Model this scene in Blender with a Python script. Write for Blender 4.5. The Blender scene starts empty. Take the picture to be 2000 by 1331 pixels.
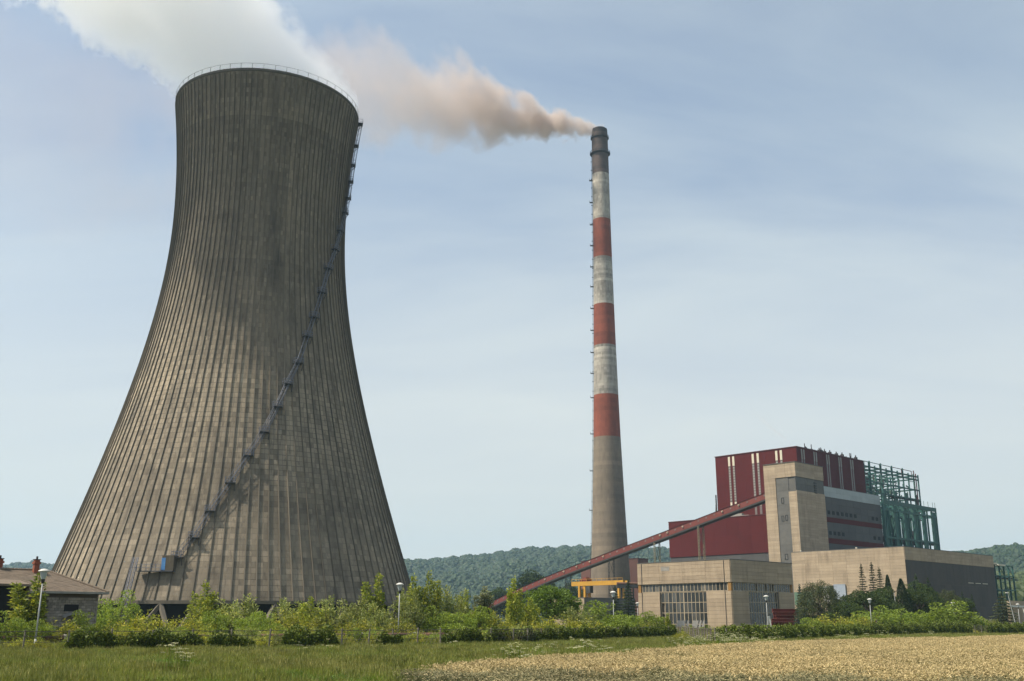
import bpy, math, random
import numpy as np
from mathutils import Vector, Matrix

scene = bpy.context.scene
COL = scene.collection
rad = math.radians
random.seed(7)
RNG = np.random.default_rng(7)

# ------------------------------------------------------------------ camera
EYE = 2.2
cam_d = bpy.data.cameras.new('camera')
cam = bpy.data.objects.new('camera', cam_d)
COL.objects.link(cam)
cam.location = (0, 0, EYE)
cam.rotation_euler = (rad(90 + 15.3), 0, 0)
cam_d.sensor_width = 36
cam_d.lens = 36.18
cam_d.clip_start = 0.3
cam_d.clip_end = 30000
scene.camera = cam

# ------------------------------------------------------------------ sky, sun, exposure
SUN_EL = 55.0
SUN_DIR = Vector((-0.968, -0.25, 0)).normalized()          # horizontal, towards the sun
SKY_STRENGTH = 0.108
world = bpy.data.worlds.new('World')
scene.world = world
world.use_nodes = True
wn, wl = world.node_tree.nodes, world.node_tree.links
wn.clear()
w_out = wn.new('ShaderNodeOutputWorld')
w_bg = wn.new('ShaderNodeBackground')
w_bg.inputs['Strength'].default_value = SKY_STRENGTH
sky = wn.new('ShaderNodeTexSky')
sky.sky_type = 'NISHITA'
sky.sun_disc = False
sky.sun_elevation = rad(SUN_EL)
sky.sun_rotation = math.atan2(SUN_DIR.x, SUN_DIR.y)
sky.air_density = 1.0
sky.dust_density = 2.0
sky.ozone_density = 3.0
# thin high cirrus: pale streaks across the whole sky
tc = wn.new('ShaderNodeTexCoord')
sep = wn.new('ShaderNodeSeparateXYZ')
wl.new(tc.outputs['Generated'], sep.inputs[0])
addz = wn.new('ShaderNodeMath'); addz.operation = 'ADD'; addz.inputs[1].default_value = 0.16
absz = wn.new('ShaderNodeMath'); absz.operation = 'ABSOLUTE'
wl.new(sep.outputs['Z'], absz.inputs[0]); wl.new(absz.outputs[0], addz.inputs[0])
dx = wn.new('ShaderNodeMath'); dx.operation = 'DIVIDE'
dy = wn.new('ShaderNodeMath'); dy.operation = 'DIVIDE'
wl.new(sep.outputs['X'], dx.inputs[0]); wl.new(addz.outputs[0], dx.inputs[1])
wl.new(sep.outputs['Y'], dy.inputs[0]); wl.new(addz.outputs[0], dy.inputs[1])
comb = wn.new('ShaderNodeCombineXYZ')
wl.new(dx.outputs[0], comb.inputs[0]); wl.new(dy.outputs[0], comb.inputs[1])
mp = wn.new('ShaderNodeMapping')
mp.inputs['Rotation'].default_value = (0, 0, rad(28))
mp.inputs['Scale'].default_value = (0.55, 1.35, 1)
wl.new(comb.outputs[0], mp.inputs[0])
nz = wn.new('ShaderNodeTexNoise')
nz.inputs['Scale'].default_value = 1.0
nz.inputs['Detail'].default_value = 7
nz.inputs['Roughness'].default_value = 0.55
nz.inputs['Distortion'].default_value = 0.5
wl.new(mp.outputs[0], nz.inputs['Vector'])
rmp = wn.new('ShaderNodeValToRGB')
rmp.color_ramp.elements[0].position = 0.36; rmp.color_ramp.elements[0].color = (0.19, 0.19, 0.19, 1)
rmp.color_ramp.elements[1].position = 0.76; rmp.color_ramp.elements[1].color = (0.66, 0.66, 0.66, 1)
wl.new(nz.outputs['Fac'], rmp.inputs[0])
wmix = wn.new('ShaderNodeMixRGB')
wmix.inputs[2].default_value = (5.9, 6.35, 5.9, 1)
hz1 = wn.new('ShaderNodeMapRange'); hz1.inputs['From Min'].default_value = 0.0; hz1.inputs['From Max'].default_value = 0.48
hz1.inputs['To Min'].default_value = 0.80; hz1.inputs['To Max'].default_value = 0.0; hz1.interpolation_type = 'SMOOTHSTEP'
wl.new(absz.outputs[0], hz1.inputs['Value'])                        # milky air low over the horizon, all the way round
wl.new(rmp.outputs[0], wmix.inputs[0])
wmix2 = wn.new('ShaderNodeMixRGB'); wmix2.inputs[2].default_value = (5.75, 5.55, 5.0, 1)
wl.new(hz1.outputs[0], wmix2.inputs[0]); wl.new(wmix.outputs[0], wmix2.inputs[1])
wl.new(sky.outputs[0], wmix.inputs[1])
wl.new(wmix2.outputs[0], w_bg.inputs['Color'])
wl.new(w_bg.outputs[0], w_out.inputs['Surface'])

sun_d = bpy.data.lights.new('sun', 'SUN')
sun_d.energy = 4.8
sun_d.angle = rad(0.6)
sun_d.color = (1.0, 0.90, 0.74)
sun = bpy.data.objects.new('sun', sun_d)
COL.objects.link(sun)
to_sun = Vector((SUN_DIR.x * math.cos(rad(SUN_EL)), SUN_DIR.y * math.cos(rad(SUN_EL)), math.sin(rad(SUN_EL))))
sun.rotation_euler = to_sun.to_track_quat('Z', 'Y').to_euler()
sun.location = (-200, -100, 600)

scene.view_settings.view_transform = 'Standard'
scene.view_settings.look = 'None'
scene.view_settings.gamma = 1
scene.view_settings.use_curve_mapping = False
scene.view_settings.exposure = 0.5
cy = scene.cycles
cy.use_denoising = True
try:
    cy.denoiser = 'OPENIMAGEDENOISE'
except Exception:
    pass
cy.use_adaptive_sampling = True
cy.adaptive_threshold = 0.015
cy.max_bounces = 32
cy.diffuse_bounces = 3
cy.glossy_bounces = 2
cy.transmission_bounces = 4
cy.transparent_max_bounces = 8
cy.volume_bounces = 32
cy.caustics_reflective = False
cy.caustics_refractive = False

# ================================================================== helpers
class MB:
    """collects polygons and links them as ONE mesh object"""
    def __init__(s):
        s.v, s.f, s.m = [], [], []
    def poly(s, pts, mi=0):
        n = len(s.v); s.v += [tuple(p) for p in pts]; s.f.append(tuple(range(n, n + len(pts)))); s.m.append(mi)
    def box(s, a, b, mi=0):
        x0, y0, z0 = a; x1, y1, z1 = b
        if x0 > x1: x0, x1 = x1, x0
        if y0 > y1: y0, y1 = y1, y0
        if z0 > z1: z0, z1 = z1, z0
        n = len(s.v)
        s.v += [(x0, y0, z0), (x1, y0, z0), (x1, y1, z0), (x0, y1, z0), (x0, y0, z1), (x1, y0, z1), (x1, y1, z1), (x0, y1, z1)]
        for q in ((0, 3, 2, 1), (4, 5, 6, 7), (0, 1, 5, 4), (1, 2, 6, 5), (2, 3, 7, 6), (3, 0, 4, 7)):
            s.f.append(tuple(n + i for i in q)); s.m.append(mi)
    def bar(s, p, q, w, h=None, up=(0, 0, 1), mi=0):
        p, q = Vector(p), Vector(q); d = q - p
        if d.length < 1e-6: return
        d.normalize(); h = w if h is None else h
        u = Vector(up)
        if abs(d.dot(u)) > 0.99: u = Vector((0, 1, 0))
        a = d.cross(u).normalized() * w / 2; b = a.cross(d).normalized() * h / 2
        n = len(s.v)
        for c in (p, q):
            s.v += [tuple(c - a - b), tuple(c + a - b), tuple(c + a + b), tuple(c - a + b)]
        for k in ((3, 2, 1, 0), (4, 5, 6, 7), (0, 1, 5, 4), (1, 2, 6, 5), (2, 3, 7, 6), (3, 0, 4, 7)):
            s.f.append(tuple(n + i for i in k)); s.m.append(mi)
    def tube(s, p, q, r0, r1=None, n=8, mi=0, caps=True):
        r1 = r0 if r1 is None else r1
        p, q = Vector(p), Vector(q); d = (q - p)
        if d.length < 1e-6: return
        d.normalize()
        u = Vector((0, 0, 1)) if abs(d.z) < 0.95 else Vector((1, 0, 0))
        a = d.cross(u).normalized(); b = d.cross(a).normalized()
        k = len(s.v)
        for c, r in ((p, r0), (q, r1)):
            for i in range(n):
                t = 2 * math.pi * i / n
                s.v.append(tuple(c + a * math.cos(t) * r + b * math.sin(t) * r))
        for i in range(n):
            j = (i + 1) % n
            s.f.append((k + i, k + n + i, k + n + j, k + j)); s.m.append(mi)
        if caps:
            s.f.append(tuple(k + i for i in range(n))); s.m.append(mi)
            s.f.append(tuple(k + n + i for i in reversed(range(n)))); s.m.append(mi)
    def lathe(s, prof, n=24, c=(0, 0, 0), mi=0):
        k = len(s.v)
        for r, z in prof:
            for i in range(n):
                t = 2 * math.pi * i / n
                s.v.append((c[0] + r * math.cos(t), c[1] + r * math.sin(t), c[2] + z))
        for a in range(len(prof) - 1):
            for i in range(n):
                j = (i + 1) % n
                s.f.append((k + a * n + i, k + a * n + j, k + (a + 1) * n + j, k + (a + 1) * n + i)); s.m.append(mi)
    def mesh(s, name, mats, smooth=False):
        me = bpy.data.meshes.new(name)
        me.from_pydata(s.v, [], s.f)
        for m in (mats if isinstance(mats, (list, tuple)) else [mats]): me.materials.append(m)
        if any(s.m): me.polygons.foreach_set('material_index', s.m)
        if smooth: me.polygons.foreach_set('use_smooth', [True] * len(s.f))
        me.update()
        return me
    def build(s, name, mats, parent=None, smooth=False):
        return link(name, s.mesh(name, mats, smooth), parent)

def link(name, me, parent=None, loc=(0, 0, 0), rz=0.0):
    o = bpy.data.objects.new(name, me); COL.objects.link(o)
    o.location = loc; o.rotation_euler = (0, 0, rz)
    if parent is not None: o.parent = parent
    return o

def tag(o, label=None, cat=None, group=None, kind=None):
    if label: o['label'] = label
    if cat: o['category'] = cat
    if group: o['group'] = group
    if kind: o['kind'] = kind
    return o

def thing(name, label, cat, loc=(0, 0, 0), rz=0.0, group=None):
    return tag(link(name, None, None, loc, rz), label, cat, group)

def copy_tree(o, parent=None):
    c = o.copy(); COL.objects.link(c)
    if parent is not None: c.parent = parent
    for ch in list(o.children): copy_tree(ch, c)
    return c

# ------------------------------------------------------------------ materials
def new_mat(name):
    m = bpy.data.materials.new(name); m.use_nodes = True
    n = m.node_tree.nodes; n.clear()
    return m, n, m.node_tree.links

def N(n, t, **kw):
    o = n.new(t)
    for k, v in kw.items(): setattr(o, k, v)
    return o

def mathn(n, l, op, a, b=None, clamp=False):
    o = N(n, 'ShaderNodeMath', operation=op, use_clamp=clamp)
    for i, x in enumerate((a, b)):
        if x is None: continue
        if isinstance(x, (int, float)): o.inputs[i].default_value = x
        else: l.new(x, o.inputs[i])
    return o.outputs[0]

def mixc(n, l, fac, a, b, blend='MIX'):
    o = N(n, 'ShaderNodeMixRGB', blend_type=blend)
    for i, x in enumerate((fac, a, b)):
        if isinstance(x, (int, float)): o.inputs[i].default_value = x
        elif isinstance(x, (tuple, list)): o.inputs[i].default_value = (*x, 1)
        else: l.new(x, o.inputs[i])
    return o.outputs[0]

def ramp(n, l, x, p0, p1):
    o = N(n, 'ShaderNodeMapRange'); o.clamp = True
    o.inputs['From Min'].default_value = p0; o.inputs['From Max'].default_value = p1
    l.new(x, o.inputs['Value'])
    return o.outputs[0]

def noise(n, l, vec, scale, detail=4, rough=0.55, stretch=None):
    if stretch:
        mpn = N(n, 'ShaderNodeMapping'); mpn.inputs['Scale'].default_value = stretch
        l.new(vec, mpn.inputs[0]); vec = mpn.outputs[0]
    o = N(n, 'ShaderNodeTexNoise'); o.inputs['Scale'].default_value = scale
    o.inputs['Detail'].default_value = detail; o.inputs['Roughness'].default_value = rough
    l.new(vec, o.inputs['Vector'])
    return o.outputs['Fac']

def surf(name, c1, c2=None, scale=0.5, rough=0.85, spec=0.3, stretch=None, obj_var=0.0, stain=None, stain_amt=0.0,
         stain_scale=0.2, stain_stretch=(1, 1, 0.12), bump=0.0, bump_scale=3.0, metallic=0.0, attr=None, lines=None, streak=None):
    """weathered surface: two tones in noise, per-object tone, dark run-down stains, fine relief"""
    m, n, l = new_mat(name)
    out = N(n, 'ShaderNodeOutputMaterial'); p = N(n, 'ShaderNodeBsdfPrincipled')
    l.new(p.outputs[0], out.inputs['Surface'])
    tcn = N(n, 'ShaderNodeTexCoord'); vec = tcn.outputs['Object']
    geo = N(n, 'ShaderNodeNewGeometry')
    pos = geo.outputs['Position']
    col = None
    if c2 is None: c2 = tuple(x * 0.8 for x in c1)
    f = ramp(n, l, noise(n, l, pos, scale, 5, 0.6, stretch), 0.3, 0.7)
    col = mixc(n, l, f, c1, c2)
    if attr:
        an = N(n, 'ShaderNodeAttribute', attribute_name=attr)
        k = mathn(n, l, 'ADD', an.outputs['Fac'], 0.5)
        cmb = N(n, 'ShaderNodeCombineColor')
        for i in range(3): l.new(k, cmb.inputs[i])
        col = mixc(n, l, 1.0, col, cmb.outputs[0], 'MULTIPLY')
    if obj_var:
        oi = N(n, 'ShaderNodeObjectInfo')
        k = mathn(n, l, 'ADD', mathn(n, l, 'MULTIPLY', oi.outputs['Random'], 2 * obj_var), 1 - obj_var)
        cmb = N(n, 'ShaderNodeCombineColor')
        for i in range(3): l.new(k, cmb.inputs[i])
        col = mixc(n, l, 1.0, col, cmb.outputs[0], 'MULTIPLY')
    if stain:
        s1 = noise(n, l, pos, stain_scale, 6, 0.6, stain_stretch)
        s2 = noise(n, l, pos, stain_scale * 0.35, 3, 0.5)
        f = mathn(n, l, 'MULTIPLY', ramp(n, l, s1, 0.45, 0.72), ramp(n, l, s2, 0.35, 0.65))
        col = mixc(n, l, mathn(n, l, 'MULTIPLY', f, stain_amt), col, stain)
    if streak:                                                     # fine lime and dirt runs
        sa = noise(n, l, pos, streak[1], 4, 0.6, (1, 1, streak[2]))
        sb = noise(n, l, pos, streak[1] * 0.12, 3, 0.5, (1, 1, 0.5))
        fa = mathn(n, l, 'MULTIPLY', ramp(n, l, sa, 0.56, 0.72), ramp(n, l, sb, 0.40, 0.62))
        col = mixc(n, l, mathn(n, l, 'MULTIPLY', fa, streak[3]), col, streak[0])
        fb = ramp(n, l, sa, 0.46, 0.30)
        col = mixc(n, l, mathn(n, l, 'MULTIPLY', fb, streak[3]), col, tuple(x * 0.45 for x in c2))
    if lines:                                                      # horizontal board marks along z
        sp = N(n, 'ShaderNodeSeparateXYZ'); l.new(pos, sp.inputs[0])
        fr = mathn(n, l, 'FRACT', mathn(n, l, 'MULTIPLY', sp.outputs[2], 1.0 / lines[0]))
        k = ramp(n, l, mathn(n, l, 'ABSOLUTE', mathn(n, l, 'SUBTRACT', fr, 0.5)), 0.40, 0.48)
        col = mixc(n, l, mathn(n, l, 'MULTIPLY', k, lines[1]), col, tuple(x * 0.45 for x in c2))
    l.new(col, p.inputs['Base Color'])
    p.inputs['Roughness'].default_value = rough
    p.inputs['Metallic'].default_value = metallic
    p.inputs['Specular IOR Level'].default_value = spec
    if bump:
        b = N(n, 'ShaderNodeBump'); b.inputs['Strength'].default_value = bump; b.inputs['Distance'].default_value = 0.1
        l.new(noise(n, l, pos, bump_scale, 5, 0.65), b.inputs['Height']); l.new(b.outputs[0], p.inputs['Normal'])
    return m

def leaf_mat(name, c1, c2, c3=None, trans=0.36, patch=0.35, rough=0.6):
    m, n, l = new_mat(name)
    out = N(n, 'ShaderNodeOutputMaterial')
    geo = N(n, 'ShaderNodeNewGeometry'); oi = N(n, 'ShaderNodeObjectInfo')
    f = ramp(n, l, noise(n, l, geo.outputs['Position'], patch, 3), 0.32, 0.68)
    col = mixc(n, l, f, c1, c2)
    if c3:
        f2 = ramp(n, l, geo.outputs['Random Per Island'], 0.62, 1.0)
        col = mixc(n, l, f2, col, c3)
    isl = mathn(n, l, 'ADD', mathn(n, l, 'MULTIPLY', geo.outputs['Random Per Island'], 0.5), 0.72)
    ob = mathn(n, l, 'ADD', mathn(n, l, 'MULTIPLY', oi.outputs['Random'], 0.4), 0.8)
    k = mathn(n, l, 'MULTIPLY', isl, ob)
    cmb = N(n, 'ShaderNodeCombineColor')
    for i in range(3): l.new(k, cmb.inputs[i])
    col = mixc(n, l, 1.0, col, cmb.outputs[0], 'MULTIPLY')
    p = N(n, 'ShaderNodeBsdfPrincipled'); l.new(col, p.inputs['Base Color'])
    p.inputs['Roughness'].default_value = rough; p.inputs['Specular IOR Level'].default_value = 0.25
    t = N(n, 'ShaderNodeBsdfTranslucent')
    l.new(mixc(n, l, 1.0, col, (1.25, 1.2, 0.55), 'MULTIPLY'), t.inputs[0])
    mx = N(n, 'ShaderNodeMixShader'); mx.inputs[0].default_value = trans
    l.new(p.outputs[0], mx.inputs[1]); l.new(t.outputs[0], mx.inputs[2])
    l.new(mx.outputs[0], out.inputs['Surface'])
    return m

M = {}
M['tower'] = surf('tower_concrete', (0.238, 0.196, 0.142), (0.168, 0.141, 0.106), 0.10, attr='tone', stretch=(1, 1, 0.25),
                  stain=(0.050, 0.044, 0.037), stain_amt=0.85, stain_scale=0.42, stain_stretch=(1, 1, 0.06), bump=0.5, bump_scale=1.6,
                  streak=((0.30, 0.27, 0.215), 1.7, 0.07, 0.55))
M['rib'] = surf('rib_concrete', (0.165, 0.142, 0.108), (0.105, 0.092, 0.073), 0.3, stretch=(1, 1, 0.2), obj_var=0.25,
                stain=(0.045, 0.042, 0.038), stain_amt=0.7, stain_scale=0.5, stain_stretch=(1, 1, 0.06))
M['rim'] = surf('rim_concrete', (0.10, 0.088, 0.07), (0.075, 0.067, 0.055), 0.5)
M['tower_in'] = surf('tower_inner', (0.10, 0.095, 0.09), None, 0.2)
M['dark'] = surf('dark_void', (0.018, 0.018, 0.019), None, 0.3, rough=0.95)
M['stair'] = surf('stair_steel', (0.17, 0.18, 0.22), (0.12, 0.13, 0.165), 0.8, rough=0.6, spec=0.4)
M['stair_dark'] = surf('stair_deck', (0.09, 0.095, 0.11), None, 0.8, rough=0.7)
M['blue'] = surf('blue_paint', (0.07, 0.20, 0.46), (0.10, 0.25, 0.5), 1.5, rough=0.5)
M['chim'] = surf('chimney_concrete', (0.215, 0.172, 0.125), (0.175, 0.142, 0.108), 0.12, stretch=(0.3, 0.3, 2.2), attr='tone',
                 stain=(0.09, 0.075, 0.06), stain_amt=0.6, stain_scale=0.3, stain_stretch=(1, 1, 0.15), bump=0.25, streak=((0.26, 0.21, 0.155), 0.9, 0.3, 0.3))
M['chim_white'] = surf('chimney_white', (0.40, 0.365, 0.315), (0.30, 0.275, 0.24), 0.35, attr='tone', stretch=(1, 1, 0.4),
                       stain=(0.13, 0.11, 0.095), stain_amt=0.85, stain_scale=0.55, stain_stretch=(1, 1, 0.2), bump=0.25, streak=((0.42, 0.39, 0.34), 1.1, 0.12, 0.35))
M['chim_red'] = surf('chimney_red', (0.235, 0.062, 0.034), (0.20, 0.055, 0.032), 0.3, attr='tone', stain=(0.13, 0.05, 0.036), stain_amt=0.65, stain_scale=0.5, stain_stretch=(1, 1, 0.2), streak=((0.27, 0.10, 0.065), 1.0, 0.15, 0.3))
M['chim_soot'] = surf('chimney_soot', (0.105, 0.075, 0.066), (0.075, 0.058, 0.053), 0.3, attr='tone', stain=(0.03, 0.026, 0.025), stain_amt=0.7, stain_scale=0.4)
M['soot'] = surf('soot_black', (0.035, 0.03, 0.03), (0.05, 0.04, 0.04), 1.0)
M['panel'] = surf('beige_panel', (0.385, 0.305, 0.215), (0.32, 0.252, 0.178), 0.35, obj_var=0.10, lines=(0.42, 0.35), stretch=(0.4, 0.4, 2),
                  stain=(0.17, 0.13, 0.092), stain_amt=0.75, stain_scale=0.45, stain_stretch=(1, 1, 0.12), bump=0.3, streak=((0.46, 0.38, 0.28), 0.9, 0.1, 0.3))
M['core'] = surf('building_core', (0.13, 0.11, 0.085), None, 0.3)
M['grey_panel'] = surf('grey_panel', (0.135, 0.13, 0.12), (0.10, 0.098, 0.092), 0.3, obj_var=0.10, lines=(0.5, 0.4),
                       stain=(0.07, 0.07, 0.07), stain_amt=0.5, stain_scale=0.3)
M['dark_panel'] = surf('dark_panel', (0.058, 0.048, 0.041), (0.045, 0.038, 0.033), 0.3, obj_var=0.12, rough=0.7, stain=(0.05, 0.048, 0.047), stain_amt=0.5)
M['dark_grey'] = surf('dark_grey_panel', (0.082, 0.080, 0.080), (0.060, 0.059, 0.060), 0.12, obj_var=0.10, rough=0.75, stain=(0.05, 0.05, 0.055), stain_amt=0.6)
M['pale_band'] = surf('pale_blue_band', (0.33, 0.37, 0.38), (0.28, 0.32, 0.33), 0.3, obj_var=0.06, rough=0.6, stain=(0.2, 0.22, 0.22), stain_amt=0.4)
M['red_clad'] = surf('red_cladding', (0.090, 0.0150, 0.0140), (0.076, 0.0140, 0.0135), 0.12, obj_var=0.05, rough=0.8, spec=0.06, stain=(0.08, 0.018, 0.016), stain_amt=0.5, stain_scale=0.35)
M['red_trim'] = surf('red_trim', (0.09, 0.018, 0.016), None, 0.3, rough=0.6)
M['conv_red'] = surf('conveyor_red', (0.165, 0.040, 0.030), (0.145, 0.036, 0.028), 0.2, obj_var=0.05, rough=0.6, stain=(0.13, 0.045, 0.036), stain_amt=0.4)
M['steel_dark'] = surf('dark_steel', (0.05, 0.048, 0.046), None, 0.6, rough=0.7)
M['pylon'] = surf('pylon_paint', (0.30, 0.26, 0.16), (0.22, 0.19, 0.13), 0.8, rough=0.7)
M['cream'] = surf('cream_paint', (0.60, 0.55, 0.43), (0.52, 0.48, 0.38), 0.8, rough=0.6)
M['strip_dark'] = surf('window_strip_dark', (0.12, 0.105, 0.10), (0.16, 0.14, 0.13), 0.6, rough=0.4, obj_var=0.2)
M['green'] = surf('green_steel', (0.030, 0.105, 0.090), (0.024, 0.082, 0.073), 0.3, obj_var=0.15, rough=0.6, stain=(0.06, 0.06, 0.04), stain_amt=0.4)
M['green_pale'] = surf('pale_green_steel', (0.12, 0.20, 0.13), (0.08, 0.15, 0.11), 0.6, obj_var=0.2, rough=0.6)
M['yellow'] = surf('yellow_paint', (0.52, 0.28, 0.035), (0.45, 0.24, 0.035), 0.5, rough=0.55, stain=(0.2, 0.11, 0.03), stain_amt=0.5)
M['ochre'] = surf('ochre_post', (0.30, 0.165, 0.05), (0.24, 0.13, 0.04), 0.5)
M['mullion'] = surf('mullion', (0.40, 0.335, 0.24), (0.33, 0.27, 0.19), 0.5, rough=0.6)
M['redbrown'] = surf('redbrown_cladding', (0.165, 0.075, 0.055), (0.14, 0.066, 0.05), 0.2, obj_var=0.05)
M['bluegrey'] = surf('bluegrey_shaded', (0.30, 0.34, 0.40), (0.26, 0.30, 0.36), 0.3, rough=0.55)
M['white'] = surf('white_paint', (0.58, 0.57, 0.53), (0.50, 0.49, 0.46), 1.0, rough=0.5)
M['lamp_pole'] = surf('lamp_pole', (0.38, 0.39, 0.39), (0.30, 0.31, 0.31), 1.2, rough=0.55)
M['lamp_glass'] = surf('lamp_globe', (0.42, 0.45, 0.46), (0.36, 0.39, 0.41), 2.0, rough=0.25, spec=0.5)
M['roof_tile'] = surf('roof_tile', (0.185, 0.142, 0.105), (0.135, 0.106, 0.08), 1.3, stain=(0.10, 0.09, 0.06), stain_amt=0.5, stain_scale=0.8, stain_stretch=(1, 1, 1), bump=0.3, bump_scale=6)
M['block'] = surf('wall_block', (0.35, 0.31, 0.265), (0.20, 0.17, 0.145), 0.8, obj_var=0.28, bump=0.4, bump_scale=8)
M['mortar'] = surf('wall_core', (0.15, 0.12, 0.10), (0.12, 0.10, 0.085), 1.2, bump=0.3)
M['brick_red'] = surf('chimney_brick', (0.27, 0.085, 0.045), (0.20, 0.065, 0.04), 3.0, bump=0.4, bump_scale=10)
M['wood_grey'] = surf('grey_timber', (0.30, 0.285, 0.26), (0.22, 0.21, 0.19), 1.5)
M['rust'] = surf('rusty_pipe', (0.15, 0.075, 0.045), (0.10, 0.055, 0.04), 1.5, bump=0.3)
M['post'] = surf('fence_post', (0.20, 0.185, 0.15), (0.14, 0.12, 0.09), 1.5)
M['wire'] = surf('fence_wire', (0.12, 0.10, 0.08), None, 1.0, rough=0.6)
M['beam_red'] = surf('red_beam', (0.20, 0.040, 0.028), (0.14, 0.034, 0.026), 0.8, obj_var=0.2)
M['bark'] = surf('bark', (0.085, 0.068, 0.05), (0.06, 0.05, 0.04), 1.5)
M['ground'] = surf('ground_soil', (0.075, 0.085, 0.026), (0.085, 0.075, 0.032), 0.08, bump=0.3, bump_scale=1.0)
M['hill'] = surf('hill_soil', (0.02, 0.034, 0.014), (0.025, 0.04, 0.016), 0.01)
GLASS = []
for i, (a, b) in enumerate([((0.035, 0.037, 0.036), 0.12), ((0.075, 0.075, 0.07), 0.2), ((0.12, 0.115, 0.10), 0.3)]):
    GLASS.append(surf('hall_glass_%s' % ('dark', 'dusty', 'dirty')[i], a, None, 0.6, rough=b, spec=0.5, obj_var=0.3))
L = {}
L['light'] = leaf_mat('leaf_light', (0.240, 0.286, 0.042), (0.183, 0.243, 0.042), (0.391, 0.381, 0.077), patch=0.5)
L['willow'] = leaf_mat('leaf_willow', (0.231, 0.273, 0.078), (0.178, 0.226, 0.066), (0.419, 0.422, 0.194), patch=0.5)
L['bush'] = leaf_mat('leaf_bush', (0.142, 0.210, 0.031), (0.189, 0.252, 0.039), (0.261, 0.317, 0.058), patch=0.5)
L['weed'] = leaf_mat('leaf_weed', (0.265, 0.278, 0.035), (0.204, 0.245, 0.035), (0.409, 0.364, 0.059), patch=0.6)
L['tree'] = leaf_mat('leaf_tree', (0.034, 0.062, 0.018), (0.048, 0.078, 0.020), (0.08, 0.105, 0.03), patch=0.3)
L['treelight'] = leaf_mat('leaf_treelight', (0.113, 0.190, 0.028), (0.136, 0.215, 0.035), (0.187, 0.269, 0.052), patch=0.3)
L['greywillow'] = leaf_mat('leaf_greywillow', (0.062, 0.078, 0.030), (0.048, 0.065, 0.028), (0.11, 0.12, 0.05), patch=0.3)
L['conifer'] = leaf_mat('needle_dark', (0.026, 0.045, 0.020), (0.034, 0.056, 0.024), (0.05, 0.07, 0.03), trans=0.1, patch=0.4)
L['teal'] = leaf_mat('needle_teal', (0.04, 0.068, 0.050), (0.05, 0.082, 0.062), (0.08, 0.11, 0.085), trans=0.1, patch=0.4)
L['spire'] = leaf_mat('needle_spire', (0.055, 0.062, 0.022), (0.045, 0.056, 0.022), (0.075, 0.08, 0.03), trans=0.1, patch=0.4)
L['cedar'] = leaf_mat('needle_cedar', (0.034, 0.050, 0.022), (0.05, 0.068, 0.026), (0.12, 0.13, 0.06), trans=0.1, patch=0.5)
L['silver'] = leaf_mat('leaf_silver', (0.230, 0.253, 0.161), (0.172, 0.207, 0.115), (0.368, 0.380, 0.276), patch=0.8)
L['ivy'] = leaf_mat('leaf_ivy', (0.066, 0.099, 0.011), (0.094, 0.127, 0.015), (0.154, 0.182, 0.028), patch=0.8, trans=0.14)
L['grass'] = leaf_mat('grass_blade', (0.150, 0.226, 0.027), (0.202, 0.256, 0.036), (0.282, 0.287, 0.074), patch=0.07, trans=0.3)
L['grass_tan'] = leaf_mat('grass_seed', (0.198, 0.204, 0.057), (0.158, 0.187, 0.045), (0.290, 0.260, 0.094), patch=0.07, trans=0.3)
L['grass_dark'] = leaf_mat('grass_broad', (0.094, 0.167, 0.022), (0.127, 0.204, 0.028), None, patch=0.1, trans=0.25)
L['wheat_ear'] = leaf_mat('wheat_ear', (0.50, 0.388, 0.190), (0.42, 0.337, 0.158), (0.62, 0.50, 0.28), patch=0.15, trans=0.2, rough=0.7)
L['wheat_stem'] = leaf_mat('wheat_stem', (0.20, 0.20, 0.080), (0.13, 0.15, 0.065), (0.27, 0.25, 0.11), patch=0.15, trans=0.25)
L['wheat_green'] = leaf_mat('wheat_unripe_ear', (0.20, 0.20, 0.105), (0.26, 0.23, 0.11), (0.42, 0.34, 0.18), patch=0.4, trans=0.2)
L['wheat_green2'] = leaf_mat('wheat_unripe_stem', (0.115, 0.135, 0.075), (0.15, 0.155, 0.07), None, patch=0.4, trans=0.25)
L['flower'] = leaf_mat('flower_white', (0.58, 0.58, 0.44), (0.5, 0.5, 0.36), None, patch=0.5, trans=0.2)
L['forest'] = leaf_mat('forest_crown', (0.012, 0.030, 0.012), (0.024, 0.044, 0.016), (0.034, 0.056, 0.018), trans=0.0, patch=0.006)
L['forest_light'] = leaf_mat('woodland_crown', (0.028, 0.048, 0.012), (0.055, 0.072, 0.020), None, trans=0.0, patch=0.02)

# ================================================================== ground and hills
YAW = math.atan2(0.700, 0.714)
E2 = Vector((0.714, 0.700, 0)).normalized()                        # local x of the plant grid
E1 = Vector((-0.700, 0.714, 0)).normalized()                       # local y of the plant grid

g = MB(); R_ = 7000
rings = [0, 30, 60, 100, 150, 220, 320, 480, 700, 1000, 1600, 2600, 4200, 7000]
for i in range(len(rings) - 1):
    for k in range(48):
        a, b = 2 * math.pi * k / 48, 2 * math.pi * (k + 1) / 48
        r0, r1 = rings[i], rings[i + 1]
        P = lambda r, t: (r * math.cos(t), r * math.sin(t), 0)
        if r0 == 0: g.poly([P(0, 0), P(r1, a), P(r1, b)])
        else: g.poly([P(r0, a), P(r1, a), P(r1, b), P(r0, b)])
tag(g.build('ground', M['ground']), kind='structure')

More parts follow.
